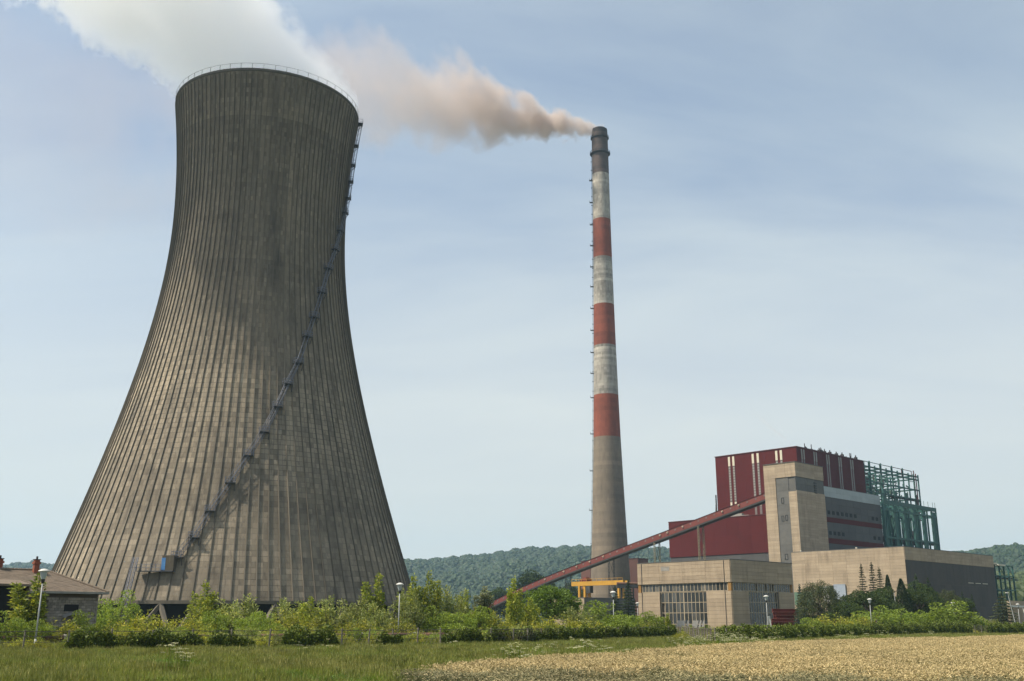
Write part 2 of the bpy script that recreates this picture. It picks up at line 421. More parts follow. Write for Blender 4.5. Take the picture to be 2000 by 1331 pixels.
# hills: ridge height as a function of the bearing
BX = [-1400, -600, -200, 0, 30, 60, 100, 200, 400, 600, 780, 880, 960, 1020, 1090, 1150, 1250, 1400, 1600, 1750, 1850, 1920, 1970, 2050, 2300, 3200]
BY = [1120, 1112, 1108, 1107, 1104, 1100, 1108, 1112, 1108, 1098, 1087, 1084, 1075, 1067, 1062, 1061, 1062, 1070, 1078, 1074, 1069, 1062, 1057, 1055, 1065, 1090]
BD = [3600, 3600, 3600, 3600, 3600, 3600, 3500, 3200, 2900, 2700, 2600, 2600, 2600, 2600, 2600, 2600, 2600, 2500, 2300, 2100, 2000, 1950, 1950, 1950, 2000, 2200]
def ridge(t):
    px = 1000 + 2084 * math.tan(t)
    d = float(np.interp(px, BX, BD)); y = np.interp(px, BX, BY) + 20 + 9 * min(1, max(0, (px - 1650) / 150)) - 12 * min(1, max(0, (400 - px) / 200))
    return d, max(20, (1215 - y) / 2084 * math.cos(t) * d + EYE)
hv, hf = [], []
TH = np.linspace(rad(-50), rad(50), 260); NR = 46
def hill_h(r, t):
    d, top = ridge(t)
    u = (r - 0.40 * d) / (0.60 * d)
    if u <= 0: return -3.0
    s = min(u, 1.0); s = s * s * (3 - 2 * s)
    z = top * s
    z += top * 0.10 * math.sin(r * 0.011 + t * 31) * math.sin(t * 57 + 1.3) * s * (1 - s) * 4
    z += top * 0.012 * math.sin(t * 410) * s
    if u > 1: z *= max(0.2, 1 - (u - 1) * 1.4)
    return z - 3.0 * (1 - s)
for t in TH:
    d, top = ridge(t)
    for k in range(NR):
        r = d * (0.40 + 0.95 * k / (NR - 1))
        hv.append((r * math.sin(t), r * math.cos(t), hill_h(r, t)))
for i in range(len(TH) - 1):
    for k in range(NR - 1):
        a = i * NR + k
        hf.append((a, a + NR, a + NR + 1, a + 1))
me = bpy.data.meshes.new('hills'); me.from_pydata(hv, [], hf); me.materials.append(M['hill'])
me.polygons.foreach_set('use_smooth', [True] * len(hf))
tag(link('hills', me), kind='structure')

# ------------------------------------------------------------------ instanced stuff
def scatter(name, pts, rot, sca, pick, protos, label, cat, tilt=None):
    me = bpy.data.meshes.new(name)
    me.vertices.add(len(pts)); me.vertices.foreach_set('co', np.asarray(pts, np.float32).ravel())
    rv = np.zeros((len(pts), 3), np.float32); rv[:, 2] = rot
    if tilt is not None: rv[:, 0] = tilt[:, 0]; rv[:, 1] = tilt[:, 1]
    a = me.attributes.new('rot', 'FLOAT_VECTOR', 'POINT'); a.data.foreach_set('vector', rv.ravel())
    a = me.attributes.new('sca', 'FLOAT_VECTOR', 'POINT'); a.data.foreach_set('vector', np.asarray(sca, np.float32).ravel())
    a = me.attributes.new('pick', 'INT', 'POINT'); a.data.foreach_set('value', np.asarray(pick, np.int32))
    o = link(name, me)
    ng = bpy.data.node_groups.new(name, 'GeometryNodeTree')
    ng.interface.new_socket('Geometry', in_out='INPUT', socket_type='NodeSocketGeometry')
    ng.interface.new_socket('Geometry', in_out='OUTPUT', socket_type='NodeSocketGeometry')
    n, l = ng.nodes, ng.links
    gi, go = n.new('NodeGroupInput'), n.new('NodeGroupOutput')
    iop = n.new('GeometryNodeInstanceOnPoints')
    jn = n.new('GeometryNodeJoinGeometry')
    for p in reversed(protos):
        oi = n.new('GeometryNodeObjectInfo'); oi.inputs['Object'].default_value = p
        oi.inputs['As Instance'].default_value = True
        l.new(oi.outputs['Geometry'], jn.inputs[0])
    def named(nm, ty):
        q = n.new('GeometryNodeInputNamedAttribute'); q.data_type = ty; q.inputs['Name'].default_value = nm
        return q.outputs['Attribute']
    l.new(gi.outputs[0], iop.inputs['Points']); l.new(jn.outputs[0], iop.inputs['Instance'])
    iop.inputs['Pick Instance'].default_value = True
    l.new(named('pick', 'INT'), iop.inputs['Instance Index'])
    l.new(named('rot', 'FLOAT_VECTOR'), iop.inputs['Rotation'])
    l.new(named('sca', 'FLOAT_VECTOR'), iop.inputs['Scale'])
    l.new(iop.outputs[0], go.inputs[0])
    md = o.modifiers.new('scatter', 'NODES'); md.node_group = ng
    return tag(o, label, cat, kind='stuff')

def proto_obj(name, me):
    return bpy.data.objects.new(name, me)                          # source of stuff only, never linked

def lump(seed, n=9, m=6, amp=0.35):
    """a ragged low crown: a ball pushed in and out"""
    r = np.random.default_rng(seed); b = MB(); pr = r.uniform(1 - amp, 1 + amp, (m + 1, n))
    pt = []
    for i in range(m + 1):
        ph = math.pi * i / m
        row = []
        for k in range(n):
            q = 1.0 if i in (0, m) else pr[i, k]
            t = 2 * math.pi * (k + 0.5 * (i % 2)) / n
            row.append((math.sin(ph) * math.cos(t) * q, math.sin(ph) * math.sin(t) * q, math.cos(ph) * (0.85 + 0.15 * q)))
        pt.append(row)
    for i in range(m):
        for k in range(n):
            j = (k + 1) % n
            if i == 0: b.poly([pt[0][0], pt[1][k], pt[1][j]])
            elif i == m - 1: b.poly([pt[i][k], pt[m][0], pt[i][j]])
            else: b.poly([pt[i][k], pt[i + 1][k], pt[i + 1][j], pt[i][j]])
    return b

crowns = [proto_obj('crown_source', lump(s, 9, 6).mesh('crown_source', L['forest'])) for s in range(4)]
pts, sc = [], []
r_ = np.random.default_rng(3)
while len(pts) < 85000:
    t = r_.uniform(rad(-36), rad(36)); d, top = ridge(t)
    r = d * math.sqrt(r_.uniform(0.52 ** 2, 1.03 ** 2))
    z = hill_h(r, t)
    if z < 0.5: continue
    s = 2.2 + 3.6 * r_.random() ** 1.6
    pts.append((r * math.sin(t), r * math.cos(t), z + s * 0.55)); sc.append((s, s, s * r_.uniform(0.9, 1.5)))
scatter('hill_forest', pts, r_.uniform(0, 6.28, len(pts)), sc, r_.integers(0, 4, len(pts)), crowns,
        'dense green forest covering the far hills behind the plant', 'forest')
crowns2 = [proto_obj('woodland_source', lump(s + 20, 11, 8, 0.4).mesh('woodland_source', L['forest_light'])) for s in range(4)]
pts, sc = [], []
for _ in range(2600):
    px = r_.uniform(1780, 2350); t = math.atan((px - 1000) / 2084)
    r = r_.uniform(640, 1150)
    s = r_.uniform(3.2, 6.0)
    zt = max(0, (r - 560) * 0.062 + 4 * math.sin(px * 0.02) + 0.010 * (px - 1850) * 1.2)
    pts.append((r * math.sin(t), r * math.cos(t), zt + s * 0.5)); sc.append((s, s, s * r_.uniform(0.9, 1.4)))
scatter('woodland', pts, r_.uniform(0, 6.28, len(pts)), sc, r_.integers(0, 4, len(pts)), crowns2,
        'lighter green wood on the nearer slope at the right, behind the steel frames', 'forest')
# the rising ground under that wood
b = MB(); pr_ = [(560, 0), (700, 5.5), (900, 17.5), (1160, 33), (1400, 30)]
for i in range(24):
    for j in range(4):
        q = []
        for (ii, jj) in ((i, j), (i + 1, j), (i + 1, j + 1), (i, j + 1)):
            px = 1720 + ii * 30; t = math.atan((px - 1000) / 2084); r, z = pr_[jj]
            z = z * min(1, ii / 4.0) + (-2 if jj == 0 else 0)
            q.append((r * math.sin(t), r * math.cos(t), z))
        b.poly(list(reversed(q)))
tag(b.build('near_slope', M['hill'], smooth=True), kind='structure')

# ================================================================== cooling tower
TX, TY = -65.2, 250.0
ZB, ZT, ATH, ZTH, BL, BU = 5.8, 133.2, 21.38, 101.65, 0.3843, 0.3263
def tr(z):
    return math.sqrt(ATH ** 2 + ((BL if z < ZTH else BU) * (z - ZTH)) ** 2)
NRIB = 108
tower = thing('cooling_tower', 'huge ribbed grey-brown concrete cooling tower with white steam rising from its mouth', 'cooling tower', (TX, TY, 0))
LIFT = 1.15
nl = int((ZT - ZB) / LIFT)
FR = (0.0, 0.49, 0.525)                                            # two formwork panels and a joint in every bay
nseg = NRIB * 3
zs = []
for k in range(nl):
    z0 = ZB + (ZT - ZB) * k / nl; z1 = ZB + (ZT - ZB) * (k + 1) / nl
    zs += [(z0 + 0.02, 0.0), (z1 - 0.10, 0.0), (z1 - 0.08, 0.02), (z1 - 0.01, 0.02)]
ang = np.array([(b_ + f) * 2 * np.pi / NRIB for b_ in range(NRIB) for f in FR])
V = []
for z, dep in zs:
    r = tr(z) - dep
    V.append(np.stack([r * np.cos(ang), r * np.sin(ang), np.full(nseg, z)], 1))
V = np.concatenate(V); F = []; tone = []
rt = np.random.default_rng(11)
cell = rt.normal(0, 0.07, (nl, nseg)); lift_t = np.repeat(rt.normal(0, 0.05, nl // 4 + 1), 4)[:nl] + rt.normal(0, 0.02, nl); bay_t = rt.normal(0, 0.07, NRIB)
pale = rt.random((nl, nseg)); wob = 5 * np.sin(np.arange(nseg) * 0.05) + 3 * np.sin(np.arange(nseg) * 0.17)
for a in range(len(zs) - 1):
    k = a // 4; zc = zs[a][0]
    for i in range(nseg):
        j = (i + 1) % nseg
        F.append((a * nseg + i, a * nseg + j, (a + 1) * nseg + j, (a + 1) * nseg + i))
        bay = i // 3; zw = zc + wob[i]
        band = math.exp(-((zw - 45) / 14.0) ** 2) + 0.5 * math.exp(-((zw - 14) / 6.0) ** 2)   # lime bloom on single formwork panels
        joint = a % 4 >= 1 or i % 3 == 1
        tn = 0.5 + (cell[k, i] + bay_t[bay]) + lift_t[k]
        if joint: tn -= 0.02 + 0.30 * min(1, band)
        elif pale[k, i] < 0.85 * band + 0.05: tn += 0.22 + 0.36 * pale[k, i]
        if zw > 118: tn -= 0.08                                              # soot-blackened rim
        if zw > 66: tn -= 0.06 * min(1, (zw - 66) / 25)
        if 24 < zw < 31: tn -= 0.05
        tone.append(max(0.02, tn))
me = bpy.data.meshes.new('shell'); me.from_pydata(V.tolist(), [], F); me.materials.append(M['tower'])
at = me.attributes.new('tone', 'FLOAT', 'FACE'); at.data.foreach_set('value', np.array(tone, np.float32) - 0.0)
link('shell', me, tower)
b = MB()                                                            # inner face, lip and bottom lintel
prof = [(tr(z) - 0.9, z) for z in np.linspace(ZB, ZT, 40)]
b.lathe(list(reversed(prof)), 96)
b.build('inner_face', M['tower_in'], tower, True)
b = MB(); b.lathe([(tr(ZT) - 0.9, ZT), (tr(ZT) - 0.9, ZT + 0.35), (tr(ZT) + 0.12, ZT + 0.35), (tr(ZT) + 0.12, ZT - 0.3), (tr(ZT), ZT - 0.4)], 108)
b.build('rim', M['rim'], tower)
b = MB(); b.lathe([(tr(ZB) + 0.12, ZB + 0.5), (tr(ZB) + 0.12, ZB - 0.15), (tr(ZB) - 1.1, ZB - 0.15), (tr(ZB) - 1.1, ZB + 0.4)], 108)
b.build('lintel', M['rib'], tower)
b = MB()                                                            # one rib, copied round the shell
zz = np.linspace(ZB + 0.4, ZT - 0.7, 40)
wid, dep = 0.13, 0.26
rows = []
for z in zz:
    r = tr(z); w = wid * (0.55 + 0.45 * (r - ATH) / 21)
    rows.append([(r - 0.12, -w, z), (r + dep, -w * 0.8, z), (r + dep, w * 0.8, z), (r - 0.12, w, z)])
for a, c in zip(rows, rows[1:]):
    for i in range(3): b.poly([a[i], a[i + 1], c[i + 1], c[i]])
b.poly(rows[-1]); b.poly(list(reversed(rows[0])))
rib_me = b.mesh('rib', M['rib'])
for k in range(NRIB):
    link('rib', rib_me, tower, (0, 0, 0), 2 * math.pi * k / NRIB)
b = MB(); b.bar((tr(ZB) - 0.4, 0, ZB - 0.1), (tr(ZB) + 2.4, 3.3, 0), 0.72, 0.72)
leg_me = b.mesh('leg', M['rib'])
b = MB(); b.bar((tr(ZB) - 0.4, 0, ZB - 0.1), (tr(ZB) + 2.4, -3.3, 0), 0.72, 0.72)
leg_me2 = b.mesh('leg', M['rib'])
for k in range(36):
    a = 2 * math.pi * (k + 0.5) / 36
    link('leg', leg_me, tower, (0, 0, 0), a); link('leg', leg_me2, tower, (0, 0, 0), a + 0.004)
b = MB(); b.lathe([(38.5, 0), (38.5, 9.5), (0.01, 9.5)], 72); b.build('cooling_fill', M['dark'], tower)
b = MB(); b.lathe([(46.5, 0), (46.5, 1.1), (46.0, 1.1), (46.0, 0)], 72); b.build('basin_wall', M['rib'], tower)
# rail round the rim: hoop wires and posts
b = MB()
for zz_ in (ZT + 1.65,):
    for k in range(108):
        a, c = 2 * math.pi * k / 108, 2 * math.pi * (k + 1) / 108; r = tr(ZT) + 0.1
        b.bar((r * math.cos(a), r * math.sin(a), zz_), (r * math.cos(c), r * math.sin(c), zz_), 0.055, 0.055)
rail = b.build('rim_rail', M['wood_grey'], tower)
b = MB(); b.box((tr(ZT) + 0.06, -0.04, ZT + 0.35), (tr(ZT) + 0.14, 0.04, ZT + 1.68)); pm = b.mesh('rail_post', M['wood_grey'])
for k in range(54): link('rail_post', pm, rail, (0, 0, 0), 2 * math.pi * k / 54)
# the stair: platforms and caged ladder flights winding up the shell
ST = [(-93.4, 11.5), (-92.4, 14.6), (-88.6, 18.6), (-84.9, 24.1), (-79.7, 30.2), (-74.2, 36.3), (-68.9, 41.8), (-63.7, 47.9), (-59.0, 53.6), (-53.4, 59.1),
      (-47.6, 66.2), (-42.4, 71.6), (-35.4, 78.7), (-28.5, 85.8), (-20.3, 91.9), (-12.5, 98.0), (-4.5, 104.2), (1.0, 109.2), (5.0, 114.6), (7.5, 119.8), (9.0, 125.8), (10.5, 132.6)]
def onshell(a, z, out):
    t = rad(a); r = tr(z) + out
    return Vector((r * math.cos(t), r * math.sin(t), z))
for i, (a, z) in enumerate(ST):
    if i == 0: continue
    t = rad(a); n_ = Vector((math.cos(t), math.sin(t), 0)); s_ = Vector((-math.sin(t), math.cos(t), 0))
    c = onshell(a, z, 0)
    b = MB(); hw = 1.0
    p = [c + s_ * sx * hw + n_ * o for sx, o in ((-1, -0.3), (1, -0.3), (1, 1.4), (-1, 1.4))]
    b.poly([q + Vector((0, 0, 0.12)) for q in p]); b.poly([q for q in reversed(p)])
    for k in range(4): b.poly([p[k], p[(k + 1) % 4], p[(k + 1) % 4] + Vector((0, 0, 0.12)), p[k] + Vector((0, 0, 0.12))])
    b.bar(c + s_ * -hw + n_ * 1.2, onshell(a, z - 1.6, -0.1) + s_ * -hw, 0.12)
    b.bar(c + s_ * hw + n_ * 1.2, onshell(a, z - 1.6, -0.1) + s_ * hw, 0.12)
    pf = b.build('stair_platform', M['stair_dark'], tower)
    b = MB()
    rp = [c + s_ * -hw + n_ * 0.1, c + s_ * -hw + n_ * 1.35, c + s_ * hw + n_ * 1.35, c + s_ * hw + n_ * 0.1]
    for hz in (0.6, 1.2):
        for k in range(3): b.bar(rp[k] + Vector((0, 0, hz)), rp[k + 1] + Vector((0, 0, hz)), 0.08)
    for q in rp: b.bar(q, q + Vector((0, 0, 1.22)), 0.09)
    b.bar(c + n_ * 1.35, c + n_ * 1.35 + Vector((0, 0, 1.2)), 0.08)
    b.build('railing', M['stair'], pf)
    if i + 1 < len(ST):                                             # flight up to the next platform
        a2, z2 = ST[i + 1]
        b = MB(); N_ = 14
        for sd in (-0.42, 0.42):
            prev = None
            for k in range(7):
                f = k / 6; q = onshell(a + (a2 - a) * f, z + (z2 - z) * f, 0.55) + s_ * sd
                if prev is not None: b.bar(prev, q, 0.10)
                prev = q
            prev = None
            for k in range(7):
                f = k / 6; q = onshell(a + (a2 - a) * f, z + 1.0 + (z2 - z) * f, 1.25) + s_ * sd
                if prev is not None: b.bar(prev, q, 0.08)
                prev = q
        for k in range(N_):
            f = (k + 0.5) / N_; q = onshell(a + (a2 - a) * f, z + (z2 - z) * f, 0.55)
            b.bar(q - s_ * 0.42, q + s_ * 0.42, 0.22, 0.05)
            q2 = onshell(a + (a2 - a) * f, z + 1.0 + (z2 - z) * f, 1.25)
            if k % 3 == 0:
                b.bar(q - s_ * 0.42, q2 - s_ * 0.42, 0.06); b.bar(q + s_ * 0.42, q2 + s_ * 0.42, 0.06); b.bar(q2 - s_ * 0.42, q2 + s_ * 0.42, 0.05)
        b.build('stair_flight', M['stair'], tower)
# access cabin with its blue door, catwalk and the ladder mast down to the ground
a0 = -94.6; zc = 12.0
t = rad(a0); n_ = Vector((math.cos(t), math.sin(t), 0)); s_ = Vector((-math.sin(t), math.cos(t), 0)); c = onshell(a0, zc, 0)
b = MB()
for z0, z1, o0, o1, s0, s1 in ((0, 3.0, -1.6, 1.2, -0.9, 1.5),):
    q = [c + s_ * s0 + n_ * o0, c + s_ * s1 + n_ * o0, c + s_ * s1 + n_ * o1, c + s_ * s0 + n_ * o1]
    lo = [p + Vector((0, 0, z0)) for p in q]; hi = [p + Vector((0, 0, z1)) for p in q]
    b.poly(hi); b.poly(list(reversed(lo)))
    for k in range(4): b.poly([lo[k], lo[(k + 1) % 4], hi[(k + 1) % 4], hi[k]])
hut = b.build('access_cabin', M['tower'], tower)
b = MB()
q = [c + s_ * -0.93 + n_ * 0.05, c + s_ * -0.93 + n_ * 1.15]
b.poly([q[1] + Vector((0, 0, 0.1)), q[0] + Vector((0, 0, 0.1)), q[0] + Vector((0, 0, 2.6)), q[1] + Vector((0, 0, 2.6))])
q = [c + s_ * -0.95 + n_ * 1.23, c + s_ * -0.15 + n_ * 1.23]
b.poly([q[0] + Vector((0, 0, 0.1)), q[1] + Vector((0, 0, 0.1)), q[1] + Vector((0, 0, 2.5)), q[0] + Vector((0, 0, 2.5))])
tag(b.build('door', M['blue'], hut), 'blue painted door')
b = MB()
far = -5.8
b.bar(c + s_ * far + n_ * 0.8 + Vector((0, 0, -0.08)), c + s_ * 1.5 + n_ * 0.8 + Vector((0, 0, -0.08)), 1.5, 0.16)
b.build('catwalk', M['stair_dark'], tower)
b = MB()
for hz in (0.65, 1.25): b.bar(c + s_ * far + n_ * 1.5 + Vector((0, 0, hz)), c + s_ * -0.9 + n_ * 1.5 + Vector((0, 0, hz)), 0.08)
for k in range(6): p = c + s_ * (far + k * 0.95) + n_ * 1.5; b.bar(p, p + Vector((0, 0, 1.3)), 0.09)
b.build('catwalk_railing', M['stair'], tower)
b = MB()
top = c + s_ * (far - 0.3) + n_ * 1.4 + Vector((0, 0, 2.6)); base = Vector((top.x + 1.0 * n_.x - 0.9, top.y + n_.y * 3.6, 0))
for o in (-0.4, 0.4): b.bar(base + s_ * o, top + s_ * o, 0.16)
for o in (-0.4, 0.4): b.bar(base + s_ * o + n_ * 0.7, top + s_ * o + n_ * 0.7, 0.09)
for k in range(30):
    f = k / 30; p = base.lerp(top, f); b.bar(p - s_ * 0.4, p + s_ * 0.4, 0.06)
    if k % 2 == 0:
        b.bar(p - s_ * 0.4, p - s_ * 0.4 + n_ * 0.7, 0.05); b.bar(p + s_ * 0.4, p + s_ * 0.4 + n_ * 0.7, 0.05)
b.build('access_ladder', M['stair'], tower)

# ================================================================== chimney
CX, CY = 56.0, 600.0
CR = [(0, 12.7), (15.5, 11.73), (46, 10.25), (61, 9.61), (81.5, 8.9), (107.7, 8.0), (133.3, 7.35), (164, 6.7), (190, 6.25), (220.7, 5.8), (246, 5.5), (277, 5.3), (293, 5.2), (308, 5.0)]
cr = lambda z: float(np.interp(z, [a for a, _ in CR], [r for _, r in CR]))
chim = thing('chimney', 'very tall red and white banded concrete chimney trailing brownish smoke', 'chimney', (CX, CY, 0))
chim.scale = (1, 1, 0.992)
rc = np.random.default_rng(5)
def shaft(z0, z1, mat, label, lift=2.4, amp=0.10):
    n = max(2, int((z1 - z0) / lift)); b = MB(); tone = []
    for k in range(n):
        a = z0 + (z1 - z0) * k / n; c = z0 + (z1 - z0) * (k + 1) / n
        b.lathe([(cr(a) - 0.02, a), (cr(a), a + 0.08), (cr(c), c - 0.04), (cr(c) - 0.02, c)], 112)
        tn = rc.normal(0.5, amp); tone += [tn - 0.04] * 112 + list(np.repeat(tn + rc.normal(0, amp * 0.6, 28), 4)) + [tn - 0.04] * 112
    me = b.mesh('shaft_band', mat)
    at = me.attributes.new('tone', 'FLOAT', 'FACE'); at.data.foreach_set('value', np.array(tone, np.float32))
    o = link('shaft_band', me, chim); o['label'] = label
shaft(0, 107.7, M['chim'], 'bare concrete foot of the shaft', amp=0.06)
shaft(107.7, 133.3, M['chim_red'], 'lowest red band', amp=0.06)
shaft(133.3, 164, M['chim_white'], 'lowest white band', 1.6, 0.13)
shaft(164, 190, M['chim_red'], 'middle red band', amp=0.06)
shaft(190, 220.7, M['chim_white'], 'middle white band', 1.6, 0.13)
shaft(220.7, 246, M['chim_red'], 'upper red band', amp=0.06)
shaft(246, 277, M['chim_white'], 'upper white band', 1.6, 0.13)
shaft(277, 306.0, M['chim_soot'], 'sooted dark top band', amp=0.08)
b = MB()
for k in range(28):
    a = 2 * math.pi * k / 28; h = 306 + [1.2, 2.0, 0.7, 1.7, 2.2, 0.9][k % 6] + 0.4 * rc.random()
    for rr, s in ((cr(306) + 0.05, 1), (cr(306) - 0.8, -1)):
        p0 = (rr * math.cos(a), rr * math.sin(a)); a2 = a + 2 * math.pi / 28; p1 = (rr * math.cos(a2), rr * math.sin(a2))
        q = [(*p0, 305.5), (*p1, 305.5), (*p1, h), (*p0, h)]
        b.poly(q if s > 0 else list(reversed(q)))
    a2 = a + 2 * math.pi / 28; ro, ri = cr(306) + 0.05, cr(306) - 0.8
    b.poly([(ro * math.cos(a), ro * math.sin(a), h), (ro * math.cos(a2), ro * math.sin(a2), h), (ri * math.cos(a2), ri * math.sin(a2), h), (ri * math.cos(a), ri * math.sin(a), h)])
b.build('crown', M['soot'], chim)
b = MB(); b.lathe([(cr(300) - 0.8, 309), (cr(300) - 0.9, 295), (0.01, 295)], 40); b.build('flue', M['dark'], chim)
for z, o in ((302.5, 0.75), (291.5, 1.25)):
    b = MB(); b.lathe([(cr(z), z - 0.9), (cr(z) + o, z - 0.2), (cr(z) + o, z + 0.1), (cr(z), z + 0.1)], 48)
    gal = b.build('gallery', M['soot'], chim)
    b = MB()
    for k in range(24):
        a, c2 = 2 * math.pi * k / 24, 2 * math.pi * (k + 1) / 24; r = cr(z) + o - 0.1
        for hz in (0.7, 1.3): b.bar((r * math.cos(a), r * math.sin(a), z + hz), (r * math.cos(c2), r * math.sin(c2), z + hz), 0.12)
        b.bar((r * math.cos(a), r * math.sin(a), z), (r * math.cos(a), r * math.sin(a), z + 1.3), 0.12)
    b.build('railing', M['soot'], gal)
b = MB(); al = rad(183)
for z in np.arange(4, 288, 6.0):
    z2 = min(z + 6, 290)
    for o in (-0.35, 0.35):
        p = Vector(((cr(z) + 0.45) * math.cos(al) , (cr(z) + 0.45) * math.sin(al) + o, z)); q = Vector(((cr(z2) + 0.45) * math.cos(al), (cr(z2) + 0.45) * math.sin(al) + o, z2))
        b.bar(p, q, 0.14)
    b.bar(((cr(z) + 0.1) * math.cos(al), (cr(z) + 0.1) * math.sin(al), z), ((cr(z) + 0.9) * math.cos(al), (cr(z) + 0.9) * math.sin(al), z), 0.9, 0.12)
b.build('ladder', M['steel_dark'], chim)
b = MB(); b.box((-1.7, -0.8, -0.15), (0.2, 0.8, 0.15)); b.box((-1.7, -0.8, 0.15), (-1.6, 0.8, 1.1)); lp = b.mesh('ladder_landing', M['steel_dark'])
for z in (65, 88, 110, 132, 147, 160, 174, 188, 202, 215, 229, 243, 258, 273):
    link('ladder_landing', lp, chim, ((cr(z) + 0.2) * math.cos(al), (cr(z) + 0.2) * math.sin(al), z))

# ================================================================== buildings of the plant (local x right-back, local y left-back)
def panels(parent, name, mat, face, u0, u1, v0, v1, nu, nv, off=0.0, th=0.16, gap=0.045, lab=None):
    """separate cladding panels on the face x=off ('L', u along y) or y=off ('R', u along x)"""
    du, dv = (u1 - u0) / nu, (v1 - v0) / nv
    b = MB()
    if face == 'L': b.box((-th, -du / 2 + gap / 2, -dv / 2 + gap / 2), (0.02, du / 2 - gap / 2, dv / 2 - gap / 2))
    else: b.box((-du / 2 + gap / 2, -th, -dv / 2 + gap / 2), (du / 2 - gap / 2, 0.02, dv / 2 - gap / 2))
    me = b.mesh(name, mat)
    for i in range(nu):
        for k in range(nv):
            u = u0 + (i + 0.5) * du; v = v0 + (k + 0.5) * dv; j = random.uniform(-0.012, 0.012)
            o = link(name, me, parent, (off + j, u, v) if face == 'L' else (u, off + j, v))
            if lab: o['label'] = lab

def glazing(parent, face, u0, u1, v0, v1, nu, rows, off, mats, broken=0.06, bar=0.16):
    """a steel window wall: frame and bars as one part, every pane a part"""
    b = MB()
    def bx(ua, ub, va, vb, d0, d1, mb):
        if face == 'L': mb.box((off + d0, ua, va), (off + d1, ub, vb))
        else: mb.box((ua, off + d0, va), (ub, off + d1, vb))
    du = (u1 - u0) / nu
    for i in range(nu + 1):
        w = bar * (1.9 if i % 6 == 0 else 1.0)
        bx(u0 + i * du - w / 2, u0 + i * du + w / 2, v0, v1, -0.10, 0.12, b)
    for v in rows:
        bx(u0, u1, v - bar / 2, v + bar / 2, -0.085, 0.125, b)
    fr = b.build('window_frame', M['mullion'], parent)
    hs = [rows[k + 1] - rows[k] for k in range(len(rows) - 1)]
    cache = {}
    for k, h in enumerate(hs):
        for i in range(nu):
            if random.random() < broken: continue
            mi = mats[min(int(random.random() ** 1.3 * len(mats)), len(mats) - 1)]
            key = (round(h, 2), mi.name)
            if key not in cache:
                q = MB()
                if face == 'L': q.box((-0.02, -du / 2 + 0.05, -h / 2 + 0.05), (0.02, du / 2 - 0.05, h / 2 - 0.05))
                else: q.box((-du / 2 + 0.05, -0.02, -h / 2 + 0.05), (du / 2 - 0.05, 0.02, h / 2 - 0.05))
                cache[key] = q.mesh('pane', mi)
            u = u0 + (i + 0.5) * du; v = (rows[k] + rows[k + 1]) / 2
            p = link('pane', cache[key], fr, (off, u, v) if face == 'L' else (u, off, v))
            p.rotation_euler = (random.uniform(-.012, .012), random.uniform(-.012, .012), random.uniform(-.012, .012))
    return fr

# ---- glazed workshop hall in front
hall = thing('workshop_hall', 'beige concrete panel hall with big dirty window walls and a strip of clerestory glazing', 'hall', (62.15, 300, 0), YAW)
HX, HY, HH = 33.1, 33.6, 19.48
b = MB(); b.box((0.0, 0.0, 13.25), (HX, HY, HH)); b.box((0.7, 0.7, 10.78), (HX - 0.7, HY - 0.7, 13.25))
b.box((0.9, 0.9, 0), (HX - 0.9, HY - 0.9, 10.78))
for (x0, x1, y0, y1) in ((0, 8.5, 0, 8.5), (0, 8.5, 25.3, HY), (24.6, HX, 0, 8.5), (24.6, HX, 25.3, HY)):
    b.box((x0, y0, 0), (x1, y1, 10.75))
b.build('wall', M['core'], hall)
b = MB(); b.box((-0.25, -0.25, HH), (HX + 0.2, HY + 0.2, HH + 0.18)); b.build('roof', M['grey_panel'], hall)
panels(hall, 'panel', M['panel'], 'L', 0, HY, 13.2, HH, 4, 6); panels(hall, 'panel', M['panel'], 'R', 0, HX, 13.2, HH, 4, 6)
panels(hall, 'panel', M['panel'], 'L', 0, 8.5, 0, 10.8, 1, 10); panels(hall, 'panel', M['panel'], 'L', 25.3, HY, 0, 10.8, 1, 10)
panels(hall, 'panel', M['panel'], 'R', 0, 8.6, 0, 10.8, 1, 10); panels(hall, 'panel', M['panel'], 'R', 24.6, HX, 0, 10.8, 1, 10)
for face in 'LR':
    W = HY if face == 'L' else HX
    glazing(hall, face, 1.4, W - 1.4, 10.85, 13.15, 24, [10.9, 13.1], 0.35, GLASS if face == 'L' else GLASS[:2], 0.08)
    glazing(hall, face, 8.6 if face == 'L' else 8.7, 25.2 if face == 'L' else 24.5, 0, 10.7, 12, [0.1, 1.6, 4.8, 7.75, 10.65], 0.45, GLASS[:2] + GLASS[:1], 0.05)
    for u in (0.55, W - 0.55):
        b = MB(); b.box((0.02, u - 0.5, 10.85), (0.72, u + 0.5, 13.2)) if face == 'L' else b.box((u - 0.5, 0.02, 10.85), (u + 0.5, 0.72, 13.2))
        if face == 'L' or u > 1: b.build('corner_post', M['ochre'], hall)
for (y0, y1, z0, z1) in ((21.2, 24.6, 18.0, 18.25), (21.4, 24.5, 17.0, 17.9)):
    b = MB(); b.box((-0.20, y0, z0), (-0.165, y1, z1)); b.build('rust_stain_plate', M['wood_grey'], hall)
b = MB(); b.bar((-0.25, 2.0, 0.3), (-0.25, 2.0, 19.3), 0.12); b.bar((-0.25, 31.9, 0.3), (-0.25, 31.9, 19.3), 0.12); b.build('downpipe', M['steel_dark'], hall)

